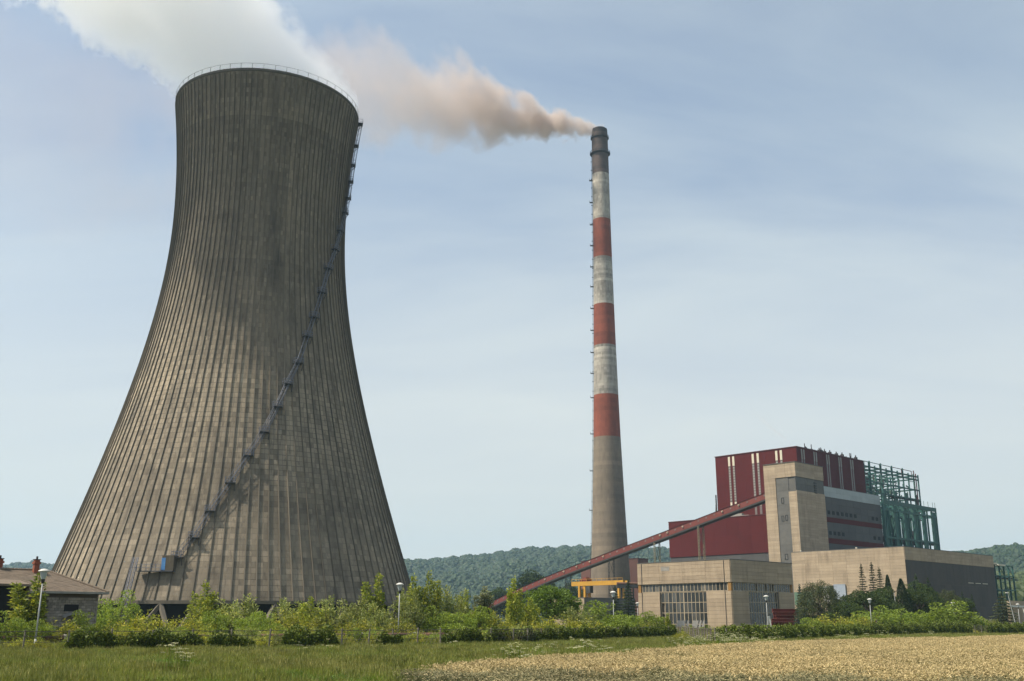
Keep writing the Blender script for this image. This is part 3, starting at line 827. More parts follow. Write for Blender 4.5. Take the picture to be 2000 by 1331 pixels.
# ---- long beige block at the right
lng = thing('long_block', 'long low block with beige ribbed end wall and dark long side, right of the hall', 'building', (142.2, 380, 0), YAW)
LX, LY, LH = 80.6, 46.0, 28.6
b = MB(); b.box((0, 0, 0), (LX, LY, LH)); b.build('wall', M['core'], lng)
b = MB(); b.box((-0.22, -0.22, LH), (LX + 0.1, LY + 0.1, LH + 0.2)); b.build('roof', M['grey_panel'], lng)
panels(lng, 'panel', M['panel'], 'L', 0, LY, 0.0, LH, 8, 26)
panels(lng, 'panel', M['panel'], 'R', 0, LX, LH - 4.6, LH, 13, 4)
panels(lng, 'dark_panel', M['dark_panel'], 'R', 0, LX, 0, LH - 4.7, 26, 3, off=0.12)
b = MB()
for x in (34, 41, 48): b.box((x + 19, -0.16, 17.0), (x + 24, -0.04, 17.25))
b.box((2, -0.16, 11.6), (5, -0.04, 11.9)); b.build('pale_flashing', M['cream'], lng)
b = MB(); b.box((-0.35, 38.2, 8.6), (-0.18, 45.8, 13.4)); gl = b.build('side_glazing', M['green_pale'], lng)
# loading door: near-black slab painting the gap's shade, white leaf folded out, blue-grey leaf
b = MB(); b.box((-0.34, 24.2, 0), (-0.17, 32.0, 15.6)); b.build('doorway_shade', M['dark'], lng)
b = MB(); b.box((-0.75, 23.9, 0), (-0.42, 28.6, 15.9)); b.box((-0.80, 28.45, 0), (-0.40, 28.62, 15.9)); b.box((-0.80, 23.9, 15.75), (-0.40, 28.6, 15.95)); tag(b.build('door', M['bluegrey'], lng), 'blue-grey sliding leaf')
b = MB(); b.box((-1.6, 30.2, 9.0), (-0.36, 32.6, 15.4)); tag(b.build('door', M['white'], lng), 'cream-white box leaf left of the gap')  # lit side coloured white, shaded side blue-grey: the light is in the colours
b = MB(); b.tube((3, 20, LH), (3, 20, LH + 0.9), 0.35); b.tube((2, 43, LH), (2, 43, LH + 0.8), 0.3); b.build('roof_vent', M['cream'], lng)

# ---- beige lift tower
bt = thing('bunker_tower', 'tall beige concrete panel tower with a grey slot, where the red conveyor ends', 'tower', (124.1, 450, 0), YAW)
BX_, BY_, BH = 24.2, 16.0, 70.2
b = MB(); b.box((0.5, 0.5, 0), (BX_ - 0.1, BY_ - 0.1, BH)); b.build('wall', M['grey_panel'], bt)
b = MB(); b.box((-0.22, -0.22, BH), (BX_, BY_, BH + 0.2)); b.build('roof', M['grey_panel'], bt)
panels(bt, 'panel', M['panel'], 'L', 10.2, BY_, 0, BH - 6.4, 1, 54, off=0.2)
panels(bt, 'panel', M['panel'], 'L', 0, 10.2, BH - 6.4, BH, 2, 5, off=0.2)
panels(bt, 'panel', M['panel'], 'L', 10.2, BY_, BH - 6.4, BH, 1, 5, off=0.2)
panels(bt, 'panel', M['panel'], 'L', 0, 4.0, 31.0, BH - 12.8, 1, 23, off=0.2)
panels(bt, 'panel', M['panel'], 'R', 0, BX_, BH - 6.4, BH, 3, 5, off=0.2)
panels(bt, 'grey_panel', M['grey_panel'], 'R', 0, BX_, BH - 12.4, BH - 6.5, 3, 2, off=0.45)
panels(bt, 'panel', M['panel'], 'R', 0, BX_, 31.0, BH - 12.4, 3, 24, off=0.2)
panels(bt, 'grey_panel', M['grey_panel'], 'L', 4.0, 10.2, 0, BH - 6.5, 1, 22, off=0.45)
panels(bt, 'grey_panel', M['grey_panel'], 'L', 0, 4.0, 0, 31.0, 1, 10, off=0.45)
panels(bt, 'grey_panel', M['dark_grey'], 'R', 0, BX_, 0, 31.0, 3, 8, off=0.45)
for (y, z, w) in ((7.4, 53.8, 1.4), (7.9, 46.0, 1.2), (6.0, 46.2, 1.2), (7.4, 29.5, 1.5)):
    b = MB(); b.box((0.2, y - w / 2, z - 1.2), (0.29, y + w / 2, z + 1.2)); wd = b.build('window', M['dark'], bt)
    b = MB(); b.box((0.05, y - w / 2 + 0.1, z - 1.1), (0.14, y + w / 2 - 0.5, z + 0.9)); b.build('shutter', M['grey_panel'], wd)
b = MB()
for k in range(5): b.bar((15.5, 0.22, 57.8 + k * 1.1), (17.5, 0.22, 57.8 + k * 1.1), 0.5)
b.build('vent_grille', M['steel_dark'], bt)

# ---- red boiler house with its lower bay
red = thing('boiler_house', 'large dark red clad boiler house with paired vertical window strips', 'building', (140.3, 504, 0), YAW)
RX, RY, RH = 68.5, 47.8, 85.7
b = MB(); b.box((0.05, 0.05, 0), (RX - 0.05, RY - 0.05, RH - 0.1)); b.build('wall', M['red_trim'], red)
panels(red, 'cladding_panel', M['red_clad'], 'L', 0, RY, 52.6, RH, 8, 3, th=0.12, gap=0.03)
panels(red, 'cladding_panel', M['red_clad'], 'R', 0, RX, 30, RH, 11, 4, th=0.12, gap=0.03)
b = MB(); b.box((-0.4, -0.4, RH), (RX, RY + 0.3, RH + 0.35)); b.build('roof', M['red_trim'], red)
sm = None
for y in (8.6, 11.2, 22.0, 24.9, 36.6, 39.2):
    b = MB(); b.box((-0.20, y - 0.62, 53), (-0.13, y + 0.62, RH - 0.6)); st = b.build('window_strip', M['strip_dark'], red)
    b = MB(); b.box((-0.30, y - 0.62, RH - 5.6), (-0.21, y + 0.62, RH - 0.8)); b.build('pale_louvre', M['cream'], st)
    b = MB(); b.box((-0.30, y - 0.55, 58.6), (-0.21, y + 0.55, 61.5)); b.build('pale_louvre', M['cream'], st)
    b = MB()
    for k in range(13): b.box((-0.27, y - 0.5, 62.4 + k * 1.35), (-0.21, y + 0.5, 63.2 + k * 1.35))
    tag(b.build('pane', M['wood_grey'], st), kind='stuff')
for x in (4.5, 6.6, 16.5, 18.6, 29, 31.1, 41.5, 43.6, 54, 56.1):
    b = MB(); b.box((x - 0.55, -0.20, 40), (x + 0.55, -0.13, RH - 0.6)); st = b.build('window_strip', M['strip_dark'], red)
    b = MB(); b.box((x - 0.55, -0.30, RH - 5.6), (x + 0.55, -0.21, RH - 0.8)); b.build('pale_louvre', M['wood_grey'], st)
rv = np.random.default_rng(9)
for k in range(22):
    x = rv.uniform(10, 64); h = rv.uniform(0.6, 2.6)
    b = MB()
    if k % 3 == 0: b.tube((x, 1.2, RH + 0.3), (x, 1.2, RH + 0.3 + h * 1.2), 0.22)
    else: b.box((x - 0.6, 0.8, RH + 0.3), (x + 0.6, 2.2, RH + 0.3 + h * 0.6)); b.tube((x, 1.5, RH + 0.3), (x, 1.5, RH + 0.3 + h), 0.3)
    b.build('roof_vent', M['soot'], red)
b = MB(); b.bar((-0.5, RY + 0.5, 50), (-0.5, RY + 0.5, 66), 0.5); b.bar((-0.5, RY + 1.6, 50), (-0.5, RY + 0.6, 62), 0.35); b.build('side_duct', M['steel_dark'], red)
# lower bay, in front of the left face
b = MB(); b.box((-11.9, -22, 34.5), (-0.25, 70.7, 52.5)); b.build('lower_bay', M['red_trim'], red)
panels(red, 'cladding_panel', M['red_clad'], 'L', -22, 70.8, 34.5, 52.6, 13, 2, off=-12.0, th=0.12, gap=0.03)
b = MB(); b.box((-12.3, -22, 52.6), (-0.3, 71, 52.9)); b.build('bay_roof', M['red_trim'], red)
b = MB(); b.box((-11.6, -22, 0), (-0.25, 70.6, 34.45)); b.build('bay_wall', M['dark_grey'], red)
panels(red, 'grey_panel', M['dark_grey'], 'L', -22, 70.6, 20, 34.4, 13, 3, off=-11.7, th=0.1)
b = MB(); b.box((-11.6, 26, 52.9), (-9.5, 32, 54.2)); b.box((-11.8, 22, 52.9), (-9, 32.5, 53.2)); b.build('roof_cabin', M['wood_grey'], red)

# ---- dark grey intermediate hall with pale band
gy = thing('turbine_annex', 'dark grey hall with pale top band and two red stripes, right of beige tower', 'building', (129.6 + 0.714 * 16.5, 457.5 + 0.70 * 16.5, 0), YAW)
GX, GY, GH = 54.5, 25.0, 61.9
b = MB(); b.box((0, 0.2, 0), (GX, GY, GH)); b.build('wall', M['core'], gy)
b = MB(); b.box((0, -0.1, GH), (GX, GY, GH + 0.2)); b.build('roof', M['grey_panel'], gy)
panels(gy, 'pale_panel', M['pale_band'], 'R', 0, GX, GH - 4.6, GH, 9, 2, off=0.1)
panels(gy, 'grey_panel', M['dark_grey'], 'R', 0, GX, 48.2, GH - 4.7, 8, 3, off=0.2)
b = MB(); b.box((0, 0.02, 45.9), (GX, 0.3, 48.1)); tag(b.build('stripe', M['red_clad'], gy), 'upper red stripe')
panels(gy, 'grey_panel', M['dark_grey'], 'R', 0, GX, 38.8, 45.8, 8, 2, off=0.2)
b = MB(); b.box((0, 0.02, 36.4), (GX, 0.3, 38.7)); tag(b.build('stripe', M['red_clad'], gy), 'lower red stripe')
panels(gy, 'grey_panel', M['dark_grey'], 'R', 0, GX, 0, 36.3, 8, 3, off=0.2)
for z0, xs in ((49.4, list(np.arange(2.5, 29.5, 4.1)) + [44.5, 48.5]), (40.2, list(np.arange(2.5, 17.5, 3.9)) + [44.5, 49])):
    for x in xs:
        b = MB(); b.box((x, -0.03, z0), (x + 2.3, 0.025, z0 + 1.7)); b.build('window', M['dark'], gy)

# ---- bare green steel frames of the unfinished block
def frame(name, label, loc, xs, ys, zs_, colw, colmat, beams=0.5, panel_x=None, top_extra=0):
    o = thing(name, label, 'steel frame', loc, YAW)
    mc = MB(); mc.box((-colw / 2, -0.35, 0), (colw / 2, 0.35, zs_[-1] + top_extra)); cm = mc.mesh('column', colmat)
    for k, y in enumerate(ys):
        for x in (xs if k == 0 else xs[1::2]): link('column', cm, o, (x, y, 0))
    mb = MB(); mb.box((xs[0], -0.25, -beams / 2), (xs[-1], 0.25, beams / 2)); bm_ = mb.mesh('beam', colmat)
    mc2 = MB(); mc2.box((-0.22, ys[0], -beams / 2), (0.22, ys[-1], beams / 2)); cm2 = mc2.mesh('cross_beam', colmat)
    for z in zs_:
        for y in ys: link('beam', bm_, o, (0, y, z))
        for x in xs[1::2]: link('cross_beam', cm2, o, (x, 0.01, z + 0.02))
    return o
ux = [0, 5.4, 10.8, 16.2, 21.6, 27.0, 32.4, 37.8, 43.2, 48.6, 54, 59.4]
lf = frame('steel_frame', 'lower bare green steel frame of the unfinished block, beside the dark grey hall', (181.3, 506.5, 0), ux, [0, 14], [14, 24, 32.5, 42, 55.5, 59.3], 0.55, M['green'], 0.95)
b = MB(); b.box((-2.25, 0, 0), (2.25, 0.5, 58)); wide = b.mesh('wide_panel', M['green'])
for x in (2.7, 13.5, 24.3, 35.1, 45.9, 57.2): link('wide_panel', wide, lf, (x, 0.5, 0))
for z in (42, 32.5, 24):
    b = MB(); b.box((0, 1.3, z + 0.4), (59, 14, z + 0.7)); b.build('floor_slab', M['steel_dark'], lf)
    b = MB(); b.box((0, 0.95, z - 1.5), (59, 1.2, z + 0.2)); b.build('deck_edge', M['steel_dark'], lf)
b = MB(); b.bar((0, 0.2, 42), (5.4, 0.2, 55.5), 0.4); b.bar((5.4, 0.2, 32.5), (0, 0.2, 42), 0.35); b.bar((48.6, 9, 42), (54, 9, 48), 0.35); b.build('brace', M['green'], lf)
b = MB()
rq = np.random.default_rng(21)
for k in range(26):
    x = rq.uniform(38, 59); y = rq.choice([4.5, 9, 13]); z = rq.choice([33, 42.6, 24.6]); h = rq.uniform(4, 12)
    b.bar((x, y, z), (x, y, z + h), 0.3)
    if k % 3 == 0: b.bar((x, y, z + h * 0.5), (x + rq.uniform(1, 3), y, z + h * 0.5), 0.5, 0.9)
tag(b.build('scaffold_pole', M['steel_dark'], lf), kind='stuff')
b = MB(); b.box((0, -0.4, 58.2), (59.6, 0.25, 60.2)); b.build('edge_girder', M['green'], lf)
b = MB(); b.box((0, 13.6, 56.5), (59.6, 13.9, 58.5)); b.build('edge_girder', M['green'], lf)
for x in (36, 41, 46, 51, 56.5, 59.2):
    b = MB(); b.bar((x, 0, 60.2), (x, 0, 63), 0.16); b.build('rail_stanchion', M['green'], lf)
uf = frame('steel_frame', 'upper bare green steel frame continuing the red boiler house', (189.4, 552.2, 0), [0, 5.6, 12.3, 19.0, 25.7, 32.4, 39.1, 45.8, 52.5, 59.2, 65], [0, 14, 28],
           [58.5, 64, 70, 75.5, 81.5, 83.4], 0.5, M['green'], 0.75, top_extra=1.2)
for i, (x0, x1) in enumerate(((0.6, 5.2), (7, 18.2), (20, 31.5), (33, 44.5), (46, 57))):
    b = MB(); b.bar((x0, 0, 81.5), (x0, 0, 86.0), 0.3); b.bar((x1, 0, 81.5), (x1, 0, 86.0), 0.3); b.bar((x0 - .15, 0, 86.0), (x1 + .15, 0, 86.0), 0.3)
    b.build('roof_portal', M['green'] if i < 3 else M['red_trim'], uf)
for x in (5.9, 18.9, 32.1, 45.2, 59.2, 61.5):
    b = MB(); b.bar((x, -0.3, 58), (x, -0.3, 86.6 if x < 60 else 85.0), 0.6 if x < 59 else 0.45); b.build('mast_column', M['green'] if x < 59 else M['red_trim'], uf)
b = MB(); b2 = MB(); b3 = MB()
for k in range(240):
    x = rq.uniform(1, 60); y = rq.uniform(1, 28); z = rq.uniform(66, 82); h = rq.uniform(1.5, 6)
    t = rq.integers(0, 3)
    tgt = (b, b2, b3)[rq.integers(0, 3)]
    if t == 0: tgt.bar((x, y, z), (x + rq.uniform(2, 7), y, z + rq.uniform(-1, 1)), 0.35, rq.uniform(0.3, 1.2))
    elif t == 1: tgt.bar((x, y, z), (x, y, max(58, z - h)), 0.4)
    else: tgt.bar((x, y, z), (x + rq.uniform(-3, 3), y + rq.uniform(-3, 3), max(58, z - h)), 0.35)
tag(b.build('pipework', M['green'], uf), kind='stuff'); tag(b2.build('pipework', M['green_pale'], uf), kind='stuff'); tag(b3.build('ducting', M['steel_dark'], uf), kind='stuff')
for z in (70, 64):
    b = MB(); b.box((26, 0.4, z - 1.1), (65, 0.8, z)); b.build('deck_edge', M['steel_dark'], uf)
b = MB(); b.box((-1.7, 0, 0), (1.7, 0.5, 73)); wide = b.mesh('wide_panel', M['green'])
for x in (22.3, 35.7, 49.1, 62.1): link('wide_panel', wide, uf, (x, 0.5, 0))
b = MB()
for k in range(8): b.box((-0.2, 0.3, 58 + k * 3), (5, 0.8, 59.1 + k * 3))
b.build('stair_tower', M['steel_dark'], uf)

# ---- open steel shelter at the right edge
rf = frame('steel_frame', 'dark open steel shelter with pale roof slabs at the right edge, behind the round conifer', (142.2 + 0.714 * 82.0 - 0.7 * 6, 380 + 0.70 * 82.0 + 0.714 * 6, 0), [0, 5, 10, 15, 20, 25, 30, 35], [0, 9, 18],
           [9.0, 15.5, 21.5, 26.0], 0.4, M['green'], 0.4)
b = MB(); b.box((0, -0.6, 26.3), (8.4, 18.5, 27.0)); b.box((9, -0.6, 26.1), (16.5, 18.5, 26.8)); b.box((18, -0.6, 25.7), (26, 18.5, 26.4)); b.build('roof_slab', M['cream'], rf)
b = MB(); b.box((-0.5, 17, 0), (36, 18, 26)); b.box((0, 8, 15.2), (36, 17, 15.9)); b.box((-0.3, 0.3, 20.5), (36, 8, 21.0)); b.build('back_wall', M['steel_dark'], rf)
b = MB()
for k in range(7): b.bar((k * 5.0, 0, 9), (k * 5 + 5.0, 0, 15.5), 0.22) if k % 2 else b.bar((k * 5.0, 0, 26), (k * 5 + 5.0, 0, 21.5), 0.22)
b.build('brace', M['green'], rf)

# ---- smaller structures
wl_ = thing('garden_wall', 'short pinkish wall with a white pipe below the dark long block', 'wall', (178, 380, 0), YAW)
b = MB(); b.box((0, 0, 0), (22, 1.0, 9.6)); b.build('wall', M['panel'], wl_)
b = MB(); b.bar((-10, -1.5, 7.6), (9, -1.5, 7.6), 0.6, 0.6); b.bar((9, -1.5, 7.6), (9, -1.5, 3), 0.6, 0.6); b.build('pipe', M['white'], wl_)
lw = thing('low_block', 'small flat-roofed beige concrete block behind the shrubs, under the yellow crane', 'building', (27.3, 400, 0), YAW)
b = MB(); b.box((0.1, 0.1, 0), (30, 15.5, 10.9)); b.build('wall', M['core'], lw)
panels(lw, 'panel', M['panel'], 'L', 0, 15.6, 0, 11, 3, 5); panels(lw, 'panel', M['grey_panel'], 'R', 0, 30, 0, 11, 5, 3)  # right side in darker grey panels: its shade is put into the colour
b = MB(); b.box((-0.25, -0.25, 10.95), (30, 15.6, 11.2)); b.build('roof', M['grey_panel'], lw)
rbb = thing('brown_block', 'plain red-brown clad block behind the chimney foot', 'building', (79.2, 660, 0), YAW)
b = MB(); b.box((0.1, 0.1, 0), (10, 48, 40.6)); b.build('wall', M['redbrown'], rbb)
panels(rbb, 'cladding_panel', M['redbrown'], 'L', 0, 48, 0, 40.6, 6, 3, th=0.12, gap=0.04); panels(rbb, 'cladding_panel', M['redbrown'], 'R', 0, 10, 0, 40.6, 2, 3, th=0.12, gap=0.04)
b = MB(); b.box((-0.3, -0.3, 40.6), (10.2, 48.2, 41)); b.build('roof', M['red_trim'], rbb)

# ---- yellow gantry crane
cr_ = thing('gantry_crane', 'yellow gantry crane in front of the chimney foot', 'crane', (49.0, 462, 0), YAW)
b = MB(); b.box((-0.7, 0, 18.0), (0.7, 30.5, 19.9)); b.build('girder', M['yellow'], cr_)
b = MB(); b.box((2.3, 0, 18.2), (3.5, 30.0, 19.8)); b.build('girder', M['yellow'], cr_)
for x, y in ((-0.2, 26.0), (0, 22.8), (3, 26.0), (3, 22.8), (0, 3.0), (3, 3.0)):
    b = MB(); b.bar((x, y, 0), (x, y, 18.0), 0.95, 0.95); b.build('leg', M['yellow'], cr_)
b = MB(); b.box((-0.9, 19.0, 14.8), (1.2, 21.6, 17.9)); b.build('cabin', M['steel_dark'], cr_)
b = MB(); b.box((-0.6, 21.5, 19.9), (3.4, 25.5, 21.0)); b.box((0.2, 22.2, 21.0), (2.4, 24.2, 21.7)); b.build('trolley', M['beam_red'], cr_)
b = MB(); b.bar((-1.0, 0, 20.9), (-1.0, 30, 20.9), 0.12)
for k in range(11): b.bar((-1.0, k * 3, 19.8), (-1.0, k * 3, 20.9), 0.1)
b.build('railing', M['yellow'], cr_)
pb = thing('pipe_bridge', 'dark pipe bridge running level behind the beige hall', 'pipe bridge', (45.0, 452, 0), rad(2))
b = MB(); b.box((0, 0, 16.2), (16, 2.4, 17.7)); b.build('deck', M['steel_dark'], pb)
b = MB(); b.tube((0, 0.6, 18.1), (16, 0.6, 18.1), 0.4); b.tube((0, 1.6, 18.2), (16, 1.6, 18.2), 0.5); b.build('pipe', M['rust'], pb)
for x in (2.0, 7.0, 13.5):
    b = MB(); b.bar((x, 1.2, 0), (x, 1.2, 16.2), 0.6); b.build('leg', M['steel_dark'], pb)

# ================================================================== conveyor gallery
cv = thing('conveyor_gallery', 'long inclined red conveyor gallery climbing from the trees up to the beige tower', 'conveyor')
S0 = Vector((118.6 - 0.714 * 2, 467 - 0.7 * 2, 0))
CT = [(-2.0, 60.0), (18.6, 55.1), (60.4, 45.0), (93.1, 37.4), (132.4, 28.0), (162, 20.0), (215, 3.5)]
ct = lambda t: float(np.interp(t, [a for a, _ in CT], [z for _, z in CT]))
CH, CW = 2.75, 4.6
def cpt(t, w, dz): return S0 + E1 * t + E2 * w + Vector((0, 0, ct(t) + dz))
cuts = [-2.0] + list(np.arange(6, 213, 6.9)) + [215]
pan = MB
for a, c in zip(cuts, cuts[1:]):
    b = MB(); a2, c2 = a + 0.03, c - 0.03
    q = [cpt(a2, 0, -CH), cpt(c2, 0, -CH), cpt(c2, 0, 0), cpt(a2, 0, 0)]
    r = [cpt(a2, CW, -CH), cpt(c2, CW, -CH), cpt(c2, CW, 0), cpt(a2, CW, 0)]
    b.poly(list(reversed(q))); b.poly(r)
    b.poly([q[0], q[3], r[3], r[0]]); b.poly([q[1], r[1], r[2], q[2]])
    b.build('side_panel', M['conv_red'], cv)
b = MB(); u = MB()
for a, c in zip(cuts, cuts[1:]):
    pts_ = [[cpt(t, w, dz) for t in (a, c)] for w, dz in ((-0.25, 0.03), (CW + 0.25, 0.03), (CW / 2, 0.5))]
    b.poly([pts_[0][0], pts_[0][1], pts_[2][1], pts_[2][0]]); b.poly([pts_[2][0], pts_[2][1], pts_[1][1], pts_[1][0]])
    b.poly([pts_[0][0], pts_[1][0], pts_[1][1], pts_[0][1]])
    d = [[cpt(t, w, dz) for t in (a, c)] for w, dz in ((0.05, -CH), (CW - 0.05, -CH), (CW - 0.05, -CH - 0.7), (0.05, -CH - 0.7))]
    for i in range(4): u.poly([d[i][0], d[i][1], d[(i + 1) % 4][1], d[(i + 1) % 4][0]])
b.build('roof', M['red_trim'], cv); u.build('underside', M['steel_dark'], cv)
k = 0
for t in np.arange(4, 200, 4.6):
    b = MB(); w0, w1, h0, h1 = t - 0.42, t + 0.42, -1.45, -0.75
    q = [cpt(w0, -0.06, h0), cpt(w1, -0.06, h0), cpt(w1, -0.06, h1), cpt(w0, -0.06, h1)]
    r = [p + E2 * 0.1 for p in q]
    b.poly(list(reversed(q)))
    for i in range(4): b.poly([q[i], q[(i + 1) % 4], r[(i + 1) % 4], r[i]])
    pale_ = k in (3, 5, 10, 12, 13, 21, 23, 25, 27, 30)
    b.build('hatch', M['cream'] if pale_ else M['strip_dark'], cv)
    if pale_:
        b = MB(); q = [cpt(w0, -0.08, h1), cpt(w1, -0.08, h1), cpt(w1, -0.7, h1 - 0.35), cpt(w0, -0.7, h1 - 0.35)]
        b.poly(q); b.poly([p + Vector((0, 0, 0.05)) for p in reversed(q)])
        b.build('hatch_lid', M['cream'], cv)
    k += 1
for t, mt in ((41.3, 'pylon'), (67.8, 'pylon'), (97.4, 'steel_dark'), (127.3, 'steel_dark'), (156, 'steel_dark')):
    zt_ = ct(t) - CH - 0.7
    for w in (0.3, CW - 0.2):
        b = MB(); p = S0 + E1 * t + E2 * w; p = Vector((p.x, p.y, 0))
        for dx_, dy_ in ((-0.28, -0.28), (0.28, -0.28), (0.28, 0.28), (-0.28, 0.28)):
            b.bar(p + Vector((dx_, dy_, 0)), p + Vector((dx_, dy_, zt_)), 0.22)
        n = int(zt_ / 1.4)
        for i in range(n):
            z0 = i * zt_ / n; z1 = (i + 1) * zt_ / n; sg = 1 if i % 2 else -1
            b.bar(p + Vector((-0.28 * sg, -0.28, z0)), p + Vector((0.28 * sg, -0.28, z1)), 0.14); b.bar(p + Vector((-0.28, -0.28 * sg, z0)), p + Vector((-0.28, 0.28 * sg, z1)), 0.14)
        b.build('trestle_leg', M[mt], cv)
    b = MB(); n = max(2, int(zt_ / 8))
    for i in range(n):
        z0 = i * zt_ / n; z1 = (i + 1) * zt_ / n
        A, B = S0 + E1 * t + E2 * 0.3, S0 + E1 * t + E2 * (CW - 0.2)
        b.bar((A.x, A.y, z0), (B.x, B.y, z1), 0.13); b.bar((B.x, B.y, z0), (A.x, A.y, z1), 0.13)
    b.build('trestle_brace', M['steel_dark'], cv)

# ================================================================== shed at the left
sh = thing('shed', 'old block-walled shed with hipped brown tile roof at the left edge', 'shed', (-40.96, 105.0, 0), YAW)
# local x=0 is the right end, front wall on y=0, length towards -x
SL, SD, SE, SR = 26.0, 9.0, 5.0, 7.15
b = MB(); b.box((-SL, 0.08, 0), (-0.08, SD, SE)); b.build('wall', M['mortar'], sh)
blk = {}
def block(w):
    w = round(w, 3)
    if w not in blk:
        q = MB(); q.box((0.012, -0.10, 0.012), (w - 0.014, 0.085, 0.235)); blk[w] = q.mesh('brick', M['block'])
    return blk[w]
rb = np.random.default_rng(2)
for c_ in range(5, 18):
    z = c_ * 0.25; x = -0.02 - (0.2 if c_ % 2 else 0.0)
    if c_ % 2: link('brick', block(0.2), sh, (-0.2, rb.uniform(-0.012, 0.012), z))
    while x > -4.7:
        link('brick', block(0.4), sh, (x - 0.4, rb.uniform(-0.015, 0.015), z)); x -= 0.4
b = MB(); b.box((-3.3, -0.13, 3.2), (-1.9, -0.105, 3.85)); b.build('window', M['dark'], sh)
b = MB()
for i in range(6):
    a = math.pi * (0.1 + 0.8 * i / 5); a2 = math.pi * (0.1 + 0.8 * (i + 1) / 5)
    if i < 5: b.poly([(-2.4 + 1.1 * math.cos(a2), -1.0, 2.4 + 0.5 * math.sin(a2)), (-2.4 + 1.1 * math.cos(a), -1.0, 2.4 + 0.5 * math.sin(a)), (-2.4 + 1.1 * math.cos(a), -0.1, 2.6 + 0.5 * math.sin(a)), (-2.4 + 1.1 * math.cos(a2), -0.1, 2.6 + 0.5 * math.sin(a2))])
b.build('canopy', M['wood_grey'], sh)
b = MB(); b.box((-0.11, 0.0, 0), (0.02, 0.16, SE)); b.build('corner_pier', M['block'], sh)
ov = 0.7
eL, eR, eF, eB = -SL - ov, ov, -ov, SD + ov; rx = -3.6; ry = SD / 2
b = MB()
b.poly([(eL, eF, SE), (eR, eF, SE), (rx, ry, SR), (eL, ry, SR)]); b.poly([(eR, eB, SE), (eL, eB, SE), (eL, ry, SR), (rx, ry, SR)])
b.poly([(eR, eF, SE), (eR, eB, SE), (rx, ry, SR)]); b.poly([(eL, eF, SE - 0.12), (eL, eB, SE - 0.12), (eR, eB, SE - 0.12), (eR, eF, SE - 0.12)])
roof = b.build('roof', M['roof_tile'], sh)
b = MB(); nrow = 17                                                 # overlapping tile courses
for j in range(nrow):
    f0 = j / nrow; f1 = (j + 1.18) / nrow
    y0 = eF + (ry - eF) * f0; z0 = SE + (SR - SE) * f0; y1 = eF + (ry - eF) * min(f1, 1); z1 = SE + (SR - SE) * min(f1, 1)
    xr = eR + (rx - eR) * f0; x = xr - 0.02; i = 0
    while x > -16:
        w = 0.27; dz = 0.045 + rb.uniform(-0.01, 0.015)
        b.poly([(x - w + 0.015, y0 - 0.02, z0 + dz), (x, y0 - 0.02, z0 + dz), (x, y1, z1 + 0.02), (x - w + 0.015, y1, z1 + 0.02)])
        b.poly([(x - w + 0.015, y0 - 0.02, z0), (x, y0 - 0.02, z0), (x, y0 - 0.02, z0 + dz), (x - w + 0.015, y0 - 0.02, z0 + dz)])
        x -= w
tag(b.build('tile', M['roof_tile'], sh), kind='stuff')
b = MB(); b.tube((rx, ry, SR + 0.05), (-SL, ry, SR + 0.05), 0.13); b.tube((rx, ry, SR + 0.05), (eR, eF, SE + 0.08), 0.11); b.build('ridge_cap', M['roof_tile'], sh)
b = MB(); b.box((eL, eF - 0.06, SE - 0.16), (eR, eF - 0.005, SE + 0.06)); b.box((eR + 0.005, eF, SE - 0.16), (eR + 0.06, eB, SE + 0.06)); b.build('fascia', M['wood_grey'], sh)
for x, y in ((-4.9, 3.9), (-8.1, 4.7)):
    b = MB(); b.box((x - 0.24, y - 0.24, 6.3), (x + 0.24, y + 0.24, 8.15)); b.box((x - 0.32, y - 0.32, 7.75), (x + 0.32, y + 0.32, 7.95))
    ck = b.build('chimney', M['brick_red'], sh)
    b = MB(); b.box((x - 0.30, y - 0.30, 8.15), (x + 0.30, y + 0.30, 8.22)); b.tube((x, y, 8.2), (x, y, 8.5), 0.1); b.build('cap', M['soot'], ck)
# raised porch at the far left: a solid near-black block paints its shade
b = MB(); b.box((-16.5, -1.3, 2.0), (-7.45, -0.12, 5.35)); b.build('porch_shade', M['dark'], sh)
b = MB(); b.poly([(-16.6, -1.9, 5.55), (-7.3, -1.9, 5.55), (-7.3, 1.2, 6.1), (-16.6, 1.2, 6.1)]); b.poly([(-16.6, 1.2, 5.98), (-7.3, 1.2, 5.98), (-7.3, -1.9, 5.43), (-16.6, -1.9, 5.43)])
b.box((-16.6, -1.96, 5.40), (-7.25, -1.905, 5.60)); b.box((-7.44, -1.9, 2.0), (-7.3, -0.1, 5.42)); b.build('porch_roof', M['roof_tile'], sh)

